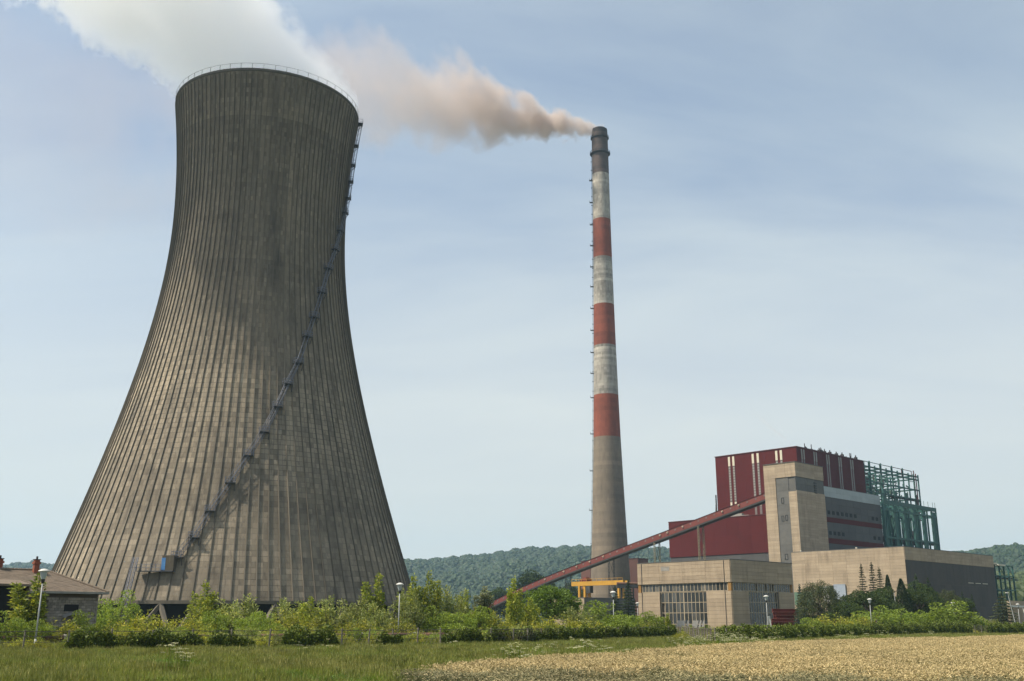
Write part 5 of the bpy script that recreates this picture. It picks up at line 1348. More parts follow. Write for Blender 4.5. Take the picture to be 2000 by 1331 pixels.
PLANTS = [
('sapling', -41.6, 93.0, 6.3, 4.3, 'leafy light green sapling growing against the shed front behind the first lamp'),
('bush', -41.5, 88.0, 3.2, 3.0, 'dark bush at the far left edge below the porch opening'),
('bush', -39.6, 90.0, 2.5, 2.6, 'low bush at the foot of the first street lamp'),
('bush', -39.4, 98.0, 3.2, 2.9, 'rounded bush in front of the shed block wall corner'),
('weed', -38.9, 92.0, 2.6, 3.4, 'low weeds below the shed window'),
('bush', -56.0, 150.0, 6.8, 6.2, 'big green bush between the shed and the cooling tower foot'),
('weed', -39.0, 104.0, 2.7, 3.0, 'weeds just right of the shed corner'),
('weed', -38.3, 112.0, 3.5, 4.3, 'yellow-green weeds under the tower access ladder'),
('weed', -33.8, 112.0, 3.4, 3.8, 'yellow-green weeds before the leaning tower leg'),
('sapling', -37.2, 128.0, 6.7, 3.8, 'two-tipped sapling against the tower, right of the blue door'),
('bush', -32.4, 116.0, 3.6, 3.4, 'bush at the foot of the two-tipped sapling'),
('willow', -32.4, 126.0, 5.6, 5.5, 'pale grey-green willow shrub in front of the tower, left part'),
('bush', -25.9, 112.0, 3.2, 3.3, 'dark round bush before the pale willow shrub'),
('weed', -24.6, 116.0, 3.8, 3.4, 'leafy weeds before the dark gap under the tower shell'),
('sapling', -23.4, 124.0, 4.9, 3.0, 'small spiky sapling before the gap under the tower shell'),
('willow', -21.6, 126.0, 5.2, 4.3, 'willow shrub behind the rounded creeper mound'),
('willow', -18.0, 124.0, 5.4, 4.2, 'willow shrub between creeper mound and second lamp'),
('weed', -16.0, 112.0, 3.0, 3.2, 'weeds behind the fence left of the second lamp'),
('sapling', -15.9, 126.0, 7.8, 3.8, 'tall bright sapling just left of the second lamp'),
('willow', -11.9, 122.0, 5.9, 3.5, 'willow shrub just right of the second lamp'),
('sapling', -12.6, 134.0, 7.7, 3.3, 'sapling at the lower right corner of the cooling tower'),
('sapling', -10.6, 134.0, 8.2, 3.1, 'tallest pointed sapling right of the cooling tower'),
('willow', -8.0, 136.0, 7.0, 4.7, 'broad willow shrub in front of the forested hill'),
('bush', -8.6, 124.0, 4.2, 4.2, 'bush below the broad willow shrub'),
('sapling', -5.9, 140.0, 6.3, 3.1, 'slim sapling left of the whitish poplar'),
('whitish', -3.6, 142.0, 6.7, 3.4, 'sapling with whitish leaf undersides left of the conveyor foot'),
('bush', -4.2, 128.0, 4.2, 4.2, 'dark rounded bush below the whitish sapling'),
('weed', -1.6, 128.0, 3.7, 3.7, 'weeds left of the cone-shaped sapling'),
('sapling', 0.3, 136.0, 7.5, 2.9, 'cone-shaped sapling covering the conveyor foot'),
('sapling', 2.4, 138.0, 5.1, 3.3, 'short sapling right of the cone-shaped one'),
('lighttree', 5.3, 146.0, 7.0, 6.5, 'full green tree under the conveyor, left of the small beige block'),
('weed', 2.7, 128.0, 3.1, 3.7, 'weeds before the full green tree'),
('weed', 5.6, 131.0, 3.1, 4.4, 'weeds behind the fence under the small beige block'),
('willow', 8.7, 138.0, 4.1, 5.2, 'willow shrub below the small beige block'),
('bush', 12.0, 142.0, 4.9, 6.2, 'wide bush left of the third lamp'),
('bush', 16.2, 150.0, 3.9, 4.2, 'bush right of the third lamp'),
('conifer', 25.8, 235.0, 9.6, 5.0, 'dark conifer beside the left edge of the glazed hall'),
('conifer', 22.4, 230.0, 8.4, 4.0, 'dark conifer behind the third lamp'),
('bush', 20.1, 152.0, 3.8, 4.4, 'bright bush before the left pillar of the glazed hall'),
('weed', 17.9, 146.0, 2.6, 3.5, 'weeds left of the hall pillar bush'),
('sapling', 21.9, 150.0, 3.4, 1.6, 'thin sapling before the hall window wall'),
('greytree', 67.2, 232.0, 11.5, 10.4, 'big grey-green willow tree between hall and long block'),
('teal', 65.2, 240.0, 9.0, 3.5, 'bluish conifer at the right edge of the glazed hall'),
('tree', 73.4, 236.0, 5.4, 6.0, 'dark tree below the blue-grey sliding door'),
('tree', 71.2, 225.0, 5.8, 7.2, 'dark round tree right of the big willow'),
('tree', 79.2, 236.0, 8.3, 8.0, 'dark round tree left of the three spires'),
('spire', 86.9, 262.0, 13.8, 5.1, 'sparse spire conifer, left one of three before the beige end wall'),
('spire', 89.5, 262.0, 14.3, 5.1, 'sparse spire conifer, middle one of three before the beige end wall'),
('spire', 92.0, 264.0, 13.3, 5.1, 'sparse spire conifer, right one of three before the beige end wall'),
('thuja', 91.4, 257.0, 11.3, 3.7, 'narrow dark thuja beside the thin light pole'),
('thuja', 92.0, 250.0, 10.3, 4.8, 'broad dark thuja right of the thin light pole'),
('tree', 87.0, 248.0, 9.3, 6.3, 'dark tree below the three spires'),
('darkcon', 104.1, 272.0, 12.1, 6.6, 'tall dark conifer at the corner of the long block'),
('darkcon', 103.2, 262.0, 10.9, 5.6, 'dark conifer right of the long block corner'),
('greytree', 107.5, 262.0, 10.5, 7.1, 'rounded olive green tree before the dark long wall'),
('conifer', 114.7, 270.0, 8.2, 3.4, 'small dark conifer by the white pipe, left one'),
('conifer', 116.2, 268.0, 7.6, 3.1, 'small dark conifer by the white pipe, right one'),
('weed', 54.3, 182.0, 3.8, 6.1, 'yellowish bush right of the red beam stack'),
('bush', 49.8, 178.0, 2.9, 4.2, 'bush before the red beam stack'),
('bush', 66.9, 198.0, 4.9, 8.5, 'broad bright bush at the fifth lamp'),
('bush', 73.9, 203.0, 4.4, 7.7, 'bright bush before the dark thujas'),
('bush', 84.4, 206.0, 5.6, 10.9, 'large bright green bush mound before the dark long wall'),
('bush', 78.3, 204.0, 4.2, 5.8, 'smaller bush left of the large bright mound'),
('cedar', 121.0, 262.0, 7.7, 7.8, 'round-shouldered conifer with pale tips at the right edge'),
('silver', 96.4, 220.0, 3.4, 5.3, 'silvery bush between the large mound and the right conifer'),
('weed', 93.5, 209.0, 2.6, 4.9, 'weeds behind the fence gap at the right'),
('dark', -7.6, 625.0, 20.0, 18.0, 'distant dark tree left of the conveyor foot'),
('dark', 13.7, 628.0, 27.5, 22.0, 'large distant dark tree behind the conveyor'),
('dark', 33.0, 620.0, 21.8, 18.0, 'distant dark tree behind the first conveyor trestle'),
('dark', 1.0, 632.0, 17.0, 18.0, 'distant dark tree behind the cone-shaped sapling'),
('dark', 41.0, 640.0, 20.0, 12.0, 'distant dark tree left of the crane legs'),
('bush', -29.0, 118.0, 3.4, 3.6, 'bush right of the leaning tower leg'),
('weed', -20.4, 114.0, 3.0, 3.6, 'weeds behind the rounded creeper mound'),
('willow', -15.2, 120.0, 4.6, 4.0, 'low willow shrub behind the second lamp'),
('weed', -12.0, 116.5, 2.8, 3.2, 'weeds at the foot of the second lamp'),
('bush', -6.0, 122.0, 3.2, 3.8, 'low bush behind the creeper hedge left of the dark bush'),
('weed', 9.0, 131.0, 2.8, 4.6, 'weeds behind the hedge below the small beige block'),
('bush', 13.6, 137.0, 3.2, 4.8, 'low bush at the foot of the third lamp'),
('weed', 57.5, 186.0, 3.0, 5.2, 'yellow-green weeds before the big willow tree'),
('weed', 61.5, 190.0, 3.4, 5.0, 'weeds left of the broad bright bush'),
('sapling', -35.0, 122.0, 4.6, 3.2, 'low spiky sapling left of the two-tipped one'),
('tree', 69.5, 246.0, 6.0, 6.0, 'dark tree between the big willow and the blue-grey door'),
('tree', 84.0, 243.0, 8.6, 7.0, 'low dark tree under the left spire conifer'),
('tree', 96.5, 252.0, 9.0, 7.0, 'dark tree right of the broad thuja'),
('tree', 100.0, 256.0, 8.4, 6.5, 'dark tree below the corner of the long block'),
('tree', 111.5, 266.0, 8.0, 6.5, 'dark tree at the right end of the dark tree row'),
('tree', 100.5, 262.0, 10.8, 7.5, 'dark tree behind the conifers at the long block corner'),
('darkcon', 98.2, 258.0, 10.0, 5.6, 'dark pointed conifer between the broad thuja and the corner conifers'),
('tree', 105.0, 268.0, 9.6, 7.5, 'dark tree against the left end of the dark long wall'),
('tree', 78.0, 246.0, 7.8, 6.0, 'dark tree just right of the blue-grey sliding door'),
('willow', -26.5, 128.0, 5.0, 4.6, 'willow shrub before the tower, left of its dark gap'),
]
cnt = {}
rp_ = np.random.default_rng(12)
GRP = {'sapling': 'saplings behind the fence', 'willow_shrub': 'willow shrubs behind the fence', 'bush': 'bushes behind the fence', 'weed_clump': 'weed clumps behind the fence', 'tree': 'trees around the plant', 'conifer': 'dark conifers by the long block', 'spire_conifer': 'spire conifers before the end wall', 'thuja': 'thujas before the end wall'}
for kind, x, y, h, w, lab in PLANTS:
    ps = PR[kind]; i = cnt.get(kind, 0); cnt[kind] = i + 1
    fol, stem, H, W = ps[i % len(ps)]
    o = thing(NAME[kind], lab, CATN.get(kind, 'tree'), (x, y, 0), rp_.uniform(0, 6.28), GRP.get(NAME[kind]))
    wf, hf_ = (1.28, 1.06) if y < 190 else (1.22, 1.16)
    if kind == 'greytree': wf, hf_ = 0.98, 1.03
    o.scale = (w / W * wf, w / W * wf, h / H * hf_)
    is_tree = fol.name.startswith('crown')
    link('crown' if is_tree else 'foliage', fol, o); link('trunk' if is_tree else 'stem', stem, o)

# ---- rank undergrowth between fence and plant
ug = []
for kk, (kind, i) in enumerate((('weed', 0), ('weed', 1), ('bush', 1), ('willow', 0))):
    fol, stem, H, W = PR[kind][i]
    m2 = fol.copy(); m2.name = 'undergrowth_source'; m2.transform(Matrix.Diagonal((1 / W, 1 / W, 1 / H, 1))); ug.append(proto_obj('undergrowth_source', m2))
ru = np.random.default_rng(55); up, us = [], []
while len(up) < 620:
    x = ru.uniform(-62, 112); y = fence_y(x) + 1.6 + 42 * ru.random() ** 1.6
    if math.hypot(x - TX, y - TY) < 48 or abs(x) > 0.58 * y + 6: continue
    up.append((x, y, 0)); h = ru.uniform(0.9, 2.1); w = ru.uniform(1.6, 3.2); us.append((w, w, h))
scatter('undergrowth', up, ru.uniform(0, 6.28, len(up)), us, ru.integers(0, 4, len(up)), ug, 'rank green undergrowth between the fence and the plant', 'undergrowth')

# ---- creeper hedges on the fence: stretches between two fence positions (x of the fence line)
HEDGES = [(-46, -39.6, 1.5, 0.9, 'creeper-covered fence stretch at the far left edge'),
 (-33.2, -24.2, 1.75, 1.2, 'long dark creeper hedge below the tower access ladder'),
 (-24.0, -20.6, 1.45, 0.7, 'small thin creeper hanging on the wire, left of the rounded mound'),
 (-18.6, -14.5, 2.2, 1.7, 'big rounded creeper mound on the fence below the tower'),
 (-11.6, -9.7, 1.6, 0.8, 'short creeper hedge just right of the second lamp'),
 (-6.4, -2.9, 1.8, 1.2, 'creeper hedge below the whitish sapling'), (-2.6, 4.6, 1.8, 1.2, 'creeper hedge below the cone-shaped sapling'),
 (4.8, 10.5, 1.85, 1.2, 'creeper hedge below the small beige block'), (10.8, 16.2, 1.85, 1.1, 'creeper hedge at the third lamp'),
 (16.5, 23.0, 1.85, 1.1, 'creeper hedge below the hall left pillar, ending at the fence gap'),
 (20.2, 29.0, 1.95, 1.4, 'creeper hedge right of the fence gap, below the hall shaded side', 2), (29.3, 39.0, 2.0, 1.4, 'creeper hedge at the fourth lamp below the red beam stack', 2),
 (39.3, 54.0, 2.05, 1.5, 'long creeper hedge left of the fifth lamp', 2), (54.3, 68.0, 2.2, 1.6, 'creeper hedge at the fifth lamp', 2),
 (68.3, 82.5, 2.55, 1.9, 'tall creeper hedge below the large bright mound', 2), (88.0, 112.0, 2.2, 1.5, 'creeper hedge at the right edge below the silvery bush', 2)]
def creeper(x0, x1, h, dpt, lab, line=1, seed=0):
    rng = np.random.default_rng(seed)
    y0, y1 = fence_y(x0, line), fence_y(x1, line); ln = math.hypot(x1 - x0, y1 - y0); d = Vector((x1 - x0, y1 - y0, 0)).normalized(); nn = Vector((d.y, -d.x, 0))
    k = int(ln * (h * 2 + dpt * 1.6) * 190)
    u = rng.uniform(0, 1, k); s = u * ln
    prof = h * (0.80 + 0.12 * np.sin(s * 1.3 + seed) + 0.09 * np.sin(s * 3.1 + 2 * seed) + 0.05 * np.sin(s * 7.3)) * np.clip(np.minimum(u, 1 - u) * ln * 1.1 + 0.45, 0.4, 1)
    dep = dpt * (0.75 + 0.22 * np.sin(s * 2.1 + seed * 3) + 0.12 * np.sin(s * 5.7)) * np.clip(np.minimum(u, 1 - u) * ln * 1.3 + 0.5, 0.4, 1)
    t = rng.uniform(-0.08, 1.08, k) * math.pi                                     # angle round an arched section
    q = rng.uniform(0.55, 1.04, k)
    cs, sn = np.cos(t), np.sin(t)
    px_ = np.sign(cs) * np.abs(cs) ** 0.6 * dep * 0.5 * q; pz = np.clip(np.sign(sn) * np.abs(sn) ** 0.45, 0, 1) * prof * q * rng.uniform(0.35, 1, k) ** np.where(np.abs(cs) > 0.4, 0.8, 0.1)
    P = np.stack([x0 + d.x * s + nn.x * px_, y0 + d.y * s + nn.y * px_, pz + 0.02], 1)
    Nn = np.stack([nn.x * cs * 0.7, nn.y * cs * 0.7, sn * 0.6 + 0.15], 1)
    c = Vector(((x0 + x1) / 2, (y0 + y1) / 2, 0)); P -= np.array(c)
    o = thing('creeper_hedge', lab, 'hedge', c, group='creeper hedges on the wire fence')
    link('foliage', leaf_mesh('foliage', P, Nn, 0.17, L['ivy'], 0.8, 0.5, 0.25, rng=rng), o)
    b = MB()
    for i in range(int(ln * 2.5)):
        f = rng.uniform(0.02, 0.98); p = Vector((x0 + (x1 - x0) * f, y0 + (y1 - y0) * f, 0)) - c
        p2 = p + d * rng.uniform(-0.5, 0.5) + nn * rng.uniform(-0.3, 0.3) * dpt + Vector((0, 0, h * rng.uniform(0.55, 0.85)))
        limb_mb(b, p, p2, 0.025, 0.01, 3, 0.15, rng)
    b.build('vine_stem', M['bark'], o)
for i, hd in enumerate(HEDGES): creeper(*hd, seed=30 + i)

# ================================================================== grass, wheat, flowers
WHEAT = [(-3.5, 33), (2.1, 44.5), (17.7, 77), (57, 118), (150, 200), (150, 14), (4, 14), (6.0, 20), (1.5, 20), (-1.0, 27)]
def in_poly(x, y, poly):
    ins = np.zeros(len(x), bool); j = len(poly) - 1
    for i in range(len(poly)):
        xi, yi = poly[i]; xj, yj = poly[j]
        c = ((yi > y) != (yj > y)) & (x < (xj - xi) * (y - yi) / (yj - yi + 1e-9) + xi); ins ^= c; j = i
    return ins
def tuft(seed, n, rad_, h0, h1, mats, wid, lean=0.3, heads=0.0, head_mat=1, leaf=False):
    r = np.random.default_rng(seed); b = MB()
    for i in range(n):
        a = r.uniform(0, 6.28); q = rad_ * math.sqrt(r.uniform(0, 1)); x, y = q * math.cos(a), q * math.sin(a)
        h = r.uniform(h0, h1); dx_, dy_ = r.normal(0, lean * h, 2); t = r.uniform(0, 6.28); wx, wy = wid * math.cos(t), wid * math.sin(t)
        mx, my = x + dx_ * 0.35, y + dy_ * 0.35
        b.poly([(x - wx, y - wy, 0), (x + wx, y + wy, 0), (mx + wx * 0.7, my + wy * 0.7, h * 0.6), (mx - wx * 0.7, my - wy * 0.7, h * 0.6)])
        b.poly([(mx - wx * 0.7, my - wy * 0.7, h * 0.6), (mx + wx * 0.7, my + wy * 0.7, h * 0.6), (x + dx_, y + dy_, h)])
        if r.random() < heads:
            hx, hy, hz = x + dx_, y + dy_, h * 0.85; ww = wid * 1.7
            b.poly([(hx - ww, hy, hz), (hx, hy - ww * 0.5, hz - 0.07), (hx + ww, hy, hz), (hx + dx_ * 0.2, hy + dy_ * 0.2, hz + 0.15)], head_mat)
    return proto_obj('tuft_source', b.mesh('tuft_source', mats))
gt = [tuft(1, 80, 0.45, 0.12, 0.34, [L['grass'], L['grass_tan']], 0.009), tuft(2, 80, 0.45, 0.14, 0.42, [L['grass'], L['grass_tan']], 0.008, 0.3, 0.35),
      tuft(3, 70, 0.42, 0.1, 0.32, [L['grass_dark'], L['grass_tan']], 0.016, 0.5), tuft(4, 70, 0.45, 0.16, 0.46, [L['grass_tan'], L['grass_tan']], 0.008, 0.3, 0.6), tuft(5, 80, 0.45, 0.12, 0.34, [L['grass'], L['grass_tan']], 0.009, 0.45)]
r = np.random.default_rng(77)
def field(ya, yb, dens, half=0.58, extra=7):
    n = int(dens * (half * (yb ** 2 - ya ** 2) + 2 * extra * (yb - ya)))
    y = np.sqrt(r.uniform(ya ** 2, yb ** 2, n)); x = r.uniform(-1, 1, n) * (half * y + extra)
    return x, y
X, Y = [], []
for ya, yb, dn in ((14, 40, 9.0), (40, 75, 7.5), (75, 120, 4.5), (120, 185, 2.0)):
    x, y = field(ya, yb, dn); X.append(x); Y.append(y)
X, Y = np.concatenate(X), np.concatenate(Y)
fy = np.where(X < 21, np.interp(X, [p[0] for p in FL1], [p[1] for p in FL1]), np.interp(X, [p[0] for p in FL2], [p[1] for p in FL2]))
keep = (~in_poly(X, Y, WHEAT)) & (Y < fy + 45) & (X < 150)
X, Y, fy = X[keep], Y[keep], fy[keep]
pn = np.sin(X * 0.31 + 1.0) * np.sin(Y * 0.23 + X * 0.11) + 0.5 * np.sin(X * 0.83 + Y * 0.57)   # patches of tan seed grass and dark weeds
pk = np.where(pn > 0.45, 3, np.where(pn < -0.65, 2, np.where(r.random(len(X)) < 0.4, 1, np.where(r.random(len(X)) < 0.5, 0, 4))))
pk = np.where(r.random(len(X)) < 0.25, r.integers(0, 5, len(X)), pk)
sz = r.uniform(0.75, 1.25, len(X)) * np.where(Y > fy + 1, 1.35, 1.0)
scatter('grass', np.stack([X, Y, np.zeros_like(X)], 1), r.uniform(0, 6.28, len(X)), np.stack([sz, sz, sz * r.uniform(0.75, 1.15, len(X))], 1), pk, gt,
        'rough meadow grass with tan seed heads between field and fence', 'grass')
def wheat(seed, n=120):
    q = np.random.default_rng(seed); b = MB()
    for i in range(n):
        x, y = q.uniform(-0.5, 0.5, 2); h = q.uniform(0.66, 0.86); lx, ly = q.normal(0.05, 0.07), q.normal(0, 0.07); t = q.uniform(0, 6.28); w = 0.0045; wx, wy = w * math.cos(t), w * math.sin(t)
        b.poly([(x - wx, y - wy, 0), (x + wx, y + wy, 0), (x + lx + wx, y + ly + wy, h), (x + lx - wx, y + ly - wy, h)], 1)
        ba = q.uniform(0, 6.28); bl = q.uniform(0.05, 0.10); ex, ey, ez = x + lx + bl * math.cos(ba), y + ly + bl * math.sin(ba), h + q.uniform(-0.035, 0.07)
        ew = 0.013; d = Vector((ex - x - lx, ey - y - ly, ez - h)); s = d.cross(Vector((0, 0, 1)))
        s = s.normalized() if s.length > 1e-5 else Vector((1, 0, 0)); up = s.cross(d).normalized(); B_ = Vector((x + lx, y + ly, h)); Tp = Vector((ex, ey, ez)); m_ = B_.lerp(Tp, 0.45)
        ring = [m_ + s * ew, m_ + up * ew, m_ - s * ew, m_ - up * ew]
        for k in range(4):
            b.poly([B_, ring[(k + 1) % 4], ring[k]]); b.poly([ring[k], ring[(k + 1) % 4], Tp + d * 0.35])
        if i % 2 == 0:
            z = q.uniform(0.2, 0.6); a = q.uniform(0, 6.28); l2 = q.uniform(0.1, 0.22)
            b.poly([(x + lx * z, y + ly * z, z), (x + l2 * 0.5 * math.cos(a) - 0.006, y + l2 * 0.5 * math.sin(a), z + 0.08), (x + l2 * math.cos(a), y + l2 * math.sin(a), z - 0.02), (x + l2 * 0.5 * math.cos(a) + 0.006, y + l2 * 0.5 * math.sin(a), z + 0.08)], 1)
    return proto_obj('wheat_source', b.mesh('wheat_source', [L['wheat_ear'], L['wheat_stem']]))
wt = [wheat(s) for s in range(5)]
for s_ in (11, 12):                                                  # unripe grey-green strip along the near edge
    w_ = wheat(s_); w_.data.materials[0] = L['wheat_green']; w_.data.materials[1] = L['wheat_green2']; wt.append(w_)
X, Y = [], []
for ya, yb, dn in ((18, 45, 2.6), (45, 80, 2.1), (80, 135, 1.5)):
    x, y = field(ya, yb, dn, 0.58, 8); X.append(x); Y.append(y)
X, Y = np.concatenate(X), np.concatenate(Y)
k_ = in_poly(X + r.normal(0, 0.25, len(X)), Y + r.normal(0, 0.35, len(Y)), WHEAT); X, Y = X[k_], Y[k_]
hz = 1.0 + 0.05 * np.sin(X * 0.7) * np.sin(Y * 0.45) + r.normal(0, 0.035, len(X))
scatter('wheat', np.stack([X, Y, np.zeros_like(X)], 1), r.uniform(0, 6.28, len(X)), np.stack([np.full(len(X), 1.0), np.full(len(X), 1.0), hz], 1), np.where(Y < 32.5 - 0.45 * X + 1.6 * np.sin(X * 1.7) + r.normal(0, 1.0, len(X)), r.integers(5, 7, len(X)), r.integers(0, 5, len(X))), wt,
        'ripe golden wheat field in the right foreground', 'wheat')
def umbel(seed):
    q = np.random.default_rng(seed); b = MB()
    for i in range(7):
        x, y = q.normal(0, 0.18, 2); h = q.uniform(0.75, 1.15); b.bar((x, y, 0), (x + 0.05, y, h), 0.012, mi=1)
        for k in range(9):
            a = q.uniform(0, 6.28); rr = 0.09 * math.sqrt(q.uniform(0, 1)); c = (x + 0.05 + rr * math.cos(a), y + rr * math.sin(a), h + q.uniform(-0.015, 0.02)); s = 0.03
            b.poly([(c[0] - s, c[1], c[2]), (c[0], c[1] - s, c[2] + 0.01), (c[0] + s, c[1], c[2]), (c[0], c[1] + s, c[2] + 0.01)])
    return proto_obj('flower_source', b.mesh('flower_source', [L['flower'], L['grass']]))
ft = [umbel(s) for s in range(3)]
fp = []
for (cx_, cy_, sx, sy, n) in ((14.5, 75, 3.2, 3.5, 46), (17.0, 84, 2.5, 3.5, 34), (0.3, 47, 1.0, 1.2, 12), (3.8, 55, 2.0, 3, 10), (26, 95, 5, 5, 18), (-13.6, 44, 0.5, 0.6, 7), (40, 112, 7, 5, 18), (-8.0, 62, 8, 8, 5)):
    for _ in range(n):
        x, y = cx_ + r.normal(0, sx * 0.6), cy_ + r.normal(0, sy * 0.6); fp.append((x, y, 0))
scatter('wild_flowers', fp, r.uniform(0, 6.28, len(fp)), np.repeat(r.uniform(0.85, 1.3, len(fp))[:, None], 3, 1), r.integers(0, 3, len(fp)), ft,
        'white flowering umbels along the edge of the wheat', 'wild flowers')

# ================================================================== steam, smoke and haze
def vol_mat(name, colour, aniso, build, step=0.25):
    m, n, l = new_mat(name)
    out = N(n, 'ShaderNodeOutputMaterial'); v = N(n, 'ShaderNodeVolumePrincipled')
    v.inputs['Color'].default_value = (*colour, 1); v.inputs['Anisotropy'].default_value = aniso
    l.new(v.outputs[0], out.inputs['Volume'])
    tcn = N(n, 'ShaderNodeTexCoord'); sp = N(n, 'ShaderNodeSeparateXYZ'); l.new(tcn.outputs['Object'], sp.inputs[0])
    d = build(n, l, tcn.outputs['Object'], sp.outputs[0], sp.outputs[1], sp.outputs[2])
    l.new(d, v.inputs['Density'])
    m.cycles.volume_step_rate = step
    return m, v

def hull(name, path, mat, seg=20):
    """closed skin round a drifting cloud: path of (centre, radius_across, radius_up)"""
    b = MB(); rows = []
    for i, (c, ra, ru, axis) in enumerate(path):
        row = []
        for k in range(seg):
            t = 2 * math.pi * k / seg
            if axis == 'x': row.append((c[0], c[1] + ra * math.cos(t), c[2] + ru * math.sin(t)))
            else: row.append((c[0] + ra * math.cos(t), c[1] + ru * math.sin(t), c[2]))
        rows.append(row)
    for a, c in zip(rows, rows[1:]):
        for k in range(seg):
            j = (k + 1) % seg
            b.poly([a[k], a[j], c[j], c[k]])
    b.poly(list(reversed(rows[0]))); b.poly(rows[-1])
    me = b.mesh(name, mat)
    import bmesh
    bm = bmesh.new(); bm.from_mesh(me); bmesh.ops.remove_doubles(bm, verts=bm.verts, dist=1e-4); bmesh.ops.recalc_face_normals(bm, faces=bm.faces); bm.to_mesh(me); bm.free()
    return link(name, me)

# brown smoke from the chimney, drifting to the left (local +x is down the wind)
def smoke_density(n, l, vec, x, y, z):
    m_ = lambda op, a, b=None, c=False: mathn(n, l, op, a, b, c)
    xp = m_('MAXIMUM', x, 0.0)
    R = m_('ADD', m_('MULTIPLY', xp, 0.33), 4.9)
    zc = m_('ADD', m_('MULTIPLY', xp, 0.21), m_('MULTIPLY', m_('POWER', xp, 2.0), -0.00035))
    dz = m_('SUBTRACT', z, zc)
    dist = m_('DIVIDE', m_('SQRT', m_('ADD', m_('POWER', y, 2.0), m_('POWER', dz, 2.0))), R)
    # billows grow with the plume: noise is sampled in the plume's own stretched coordinates
    cmb = N(n, 'ShaderNodeCombineXYZ')
    l.new(m_('MULTIPLY', m_('LOGARITHM', m_('ADD', xp, 14.0), 2.718), 3.4), cmb.inputs[0]); l.new(m_('DIVIDE', y, R), cmb.inputs[1]); l.new(m_('DIVIDE', dz, R), cmb.inputs[2])
    n1 = noise(n, l, cmb.outputs[0], 1.5, 6, 0.6)
    n2 = noise(n, l, cmb.outputs[0], 0.55, 2, 0.5)
    nn = m_('ADD', m_('MULTIPLY', m_('SUBTRACT', n1, 0.5), 2.3), m_('MULTIPLY', m_('SUBTRACT', n2, 0.5), 1.1))
    body = m_('MULTIPLY', m_('ADD', m_('SUBTRACT', 0.72, dist), m_('MULTIPLY', nn, 0.9)), 2.6, True)
    edge = m_('MULTIPLY', m_('SUBTRACT', 1.0, m_('POWER', m_('MULTIPLY', dist, 0.72), 4.0)), 1.0, True)
    dens = m_('DIVIDE', 72.0, m_('POWER', R, 2.0))
    dens = m_('MULTIPLY', dens, m_('SUBTRACT', 1.0, m_('MULTIPLY', xp, 0.0018), True))
    return m_('MULTIPLY', m_('MULTIPLY', body, edge), m_('MINIMUM', dens, 0.26))
sm, sv = vol_mat('brown_smoke', (0.755, 0.67, 0.62), 0.2, smoke_density, 0.12)
path = []
for x in (-3.0, 2, 10, 25, 50, 90, 140, 200, 280, 370, 460):
    xp = max(x, 0); R = (4.9 + 0.33 * xp) * 1.36
    path.append(((x, 0, 0.21 * xp - 0.00035 * xp * xp), R, R, 'x'))
smoke = hull('smoke_plume', path, sm)
smoke.location = (CX, CY, 306.0); smoke.rotation_euler = (0, 0, math.pi)
tag(smoke, 'brownish smoke plume drifting left from the chimney mouth', 'smoke', kind='stuff')

def steam_density(n, l, vec, x, y, z):
    m_ = lambda op, a, b=None, c=False: mathn(n, l, op, a, b, c)
    zp = m_('MAXIMUM', z, 0.0)
    R = m_('ADD', m_('MULTIPLY', zp, 0.40), 20.5)
    xc = m_('MULTIPLY', m_('MULTIPLY', zp, -1.22), m_('MINIMUM', m_('ADD', m_('MULTIPLY', zp, 0.05), 0.45), 1.0))
    dx_ = m_('SUBTRACT', x, xc)
    dist = m_('DIVIDE', m_('SQRT', m_('ADD', m_('POWER', dx_, 2.0), m_('POWER', y, 2.0))), R)
    cmb = N(n, 'ShaderNodeCombineXYZ'); l.new(m_('MULTIPLY', x, 1.0), cmb.inputs[0]); l.new(y, cmb.inputs[1]); l.new(z, cmb.inputs[2])
    n1 = noise(n, l, cmb.outputs[0], 0.085, 8, 0.60); n2 = noise(n, l, cmb.outputs[0], 0.022, 2, 0.5)
    nn = m_('ADD', m_('MULTIPLY', m_('SUBTRACT', n1, 0.5), 3.0), m_('MULTIPLY', m_('SUBTRACT', n2, 0.5), 1.0))
    lee = m_('MULTIPLY', m_('MINIMUM', m_('DIVIDE', dx_, R), 0.6), 0.55)            # thinner, torn on the lee side
    body = m_('MULTIPLY', m_('ADD', m_('ADD', m_('SUBTRACT', 0.86, dist), m_('MULTIPLY', nn, 1.0)), lee), 4.5, True)
    edge = m_('MULTIPLY', m_('SUBTRACT', 1.0, m_('POWER', m_('MULTIPLY', dist, 0.74), 6.0)), 1.0, True)
    body = m_('MULTIPLY', body, m_('ADD', m_('MULTIPLY', ramp(n, l, n1, 0.36, 0.62), 1.3), 0.25))
    low = ramp(n, l, z, -9.0, -1.0); high = m_('SUBTRACT', 1.0, ramp(n, l, z, 55.0, 100.0))
    return m_('MULTIPLY', m_('MULTIPLY', m_('MULTIPLY', body, edge), m_('MULTIPLY', low, high)), 0.15)
stm, _ = vol_mat('white_steam', (0.998, 0.998, 0.999), 0.82, steam_density, 0.16)
path = []
for z in (-9, -4, -0.6, 2, 8, 16, 28, 45, 70, 100):
    zp = max(z, 0); R = 20.5 + 0.40 * zp; xc = -1.22 * zp * min(1.0, 0.45 + 0.05 * zp)
    k = 1.33 if z > 3 else (1.06 if z < 1 else 1.2)
    path.append(((xc, 0, z), R * k, R * k, 'z'))
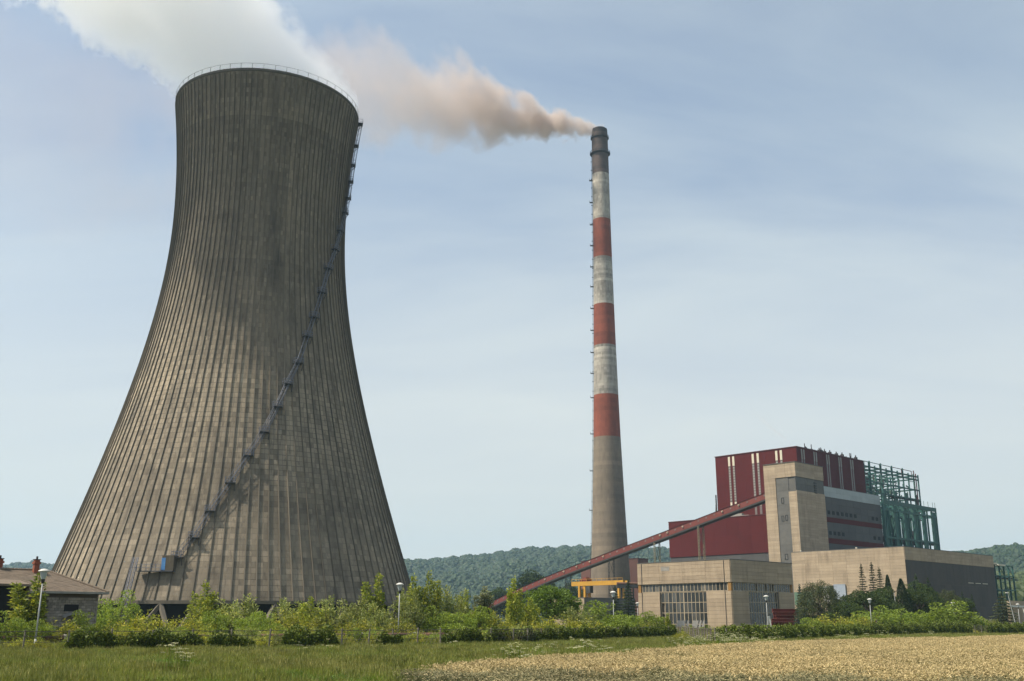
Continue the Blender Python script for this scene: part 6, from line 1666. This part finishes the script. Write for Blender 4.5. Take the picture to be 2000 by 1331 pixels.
steam = hull('steam_plume', path, stm, 28)
steam.location = (TX, TY, ZT)
tag(steam, 'white steam cloud rising from the cooling tower mouth and leaning left', 'steam', kind='stuff')

def wisp_density(n, l, vec, x, y, z):
    m_ = lambda op, a, b=None, c=False: mathn(n, l, op, a, b, c)
    xp = m_('MAXIMUM', x, 0.0); R = m_('ADD', m_('MULTIPLY', xp, 0.09), 0.7)
    dz = m_('SUBTRACT', z, m_('MULTIPLY', xp, 0.9)); dist = m_('DIVIDE', m_('SQRT', m_('ADD', m_('POWER', y, 2.0), m_('POWER', dz, 2.0))), R)
    nn = m_('MULTIPLY', m_('SUBTRACT', noise(n, l, vec, 0.35, 4, 0.6), 0.45), 2.4)
    body = m_('MULTIPLY', m_('ADD', m_('SUBTRACT', 0.8, dist), nn), 1.0, True)
    return m_('MULTIPLY', m_('MULTIPLY', body, m_('SUBTRACT', 1.0, m_('MULTIPLY', xp, 0.045), True)), 0.14)
wm, _ = vol_mat('thin_smoke', (0.78, 0.70, 0.66), 0.1, wisp_density, 0.3)
wisp = hull('smoke_wisp', [((x, 0, 0.9 * max(x, 0)), (0.7 + 0.09 * max(x, 0)) * 2.0, (0.7 + 0.09 * max(x, 0)) * 2.0, 'x') for x in (-0.5, 1, 5, 10, 16, 22)], wm, 12)
wisp.location = (140.3 + E2.x * 11 + E1.x * 6, 504 + E2.y * 11 + E1.y * 6, RH + 0.8); wisp.rotation_euler = (0, 0, math.pi)
tag(wisp, 'thin wisp of smoke rising from the red boiler house roof', 'smoke', kind='stuff')

m, n, l = new_mat('haze_air')
out = N(n, 'ShaderNodeOutputMaterial'); v = N(n, 'ShaderNodeVolumePrincipled')
v.inputs['Color'].default_value = (0.52, 0.77, 1.0, 1); v.inputs['Density'].default_value = 0.00010; v.inputs['Anisotropy'].default_value = 0.25
l.new(v.outputs[0], out.inputs['Volume'])
b = MB(); b.box((-7300, -7300, -9.0), (7300, 7300, 560))
tag(b.build('haze', m), 'thin pale summer haze over the whole valley', 'haze', kind='stuff')
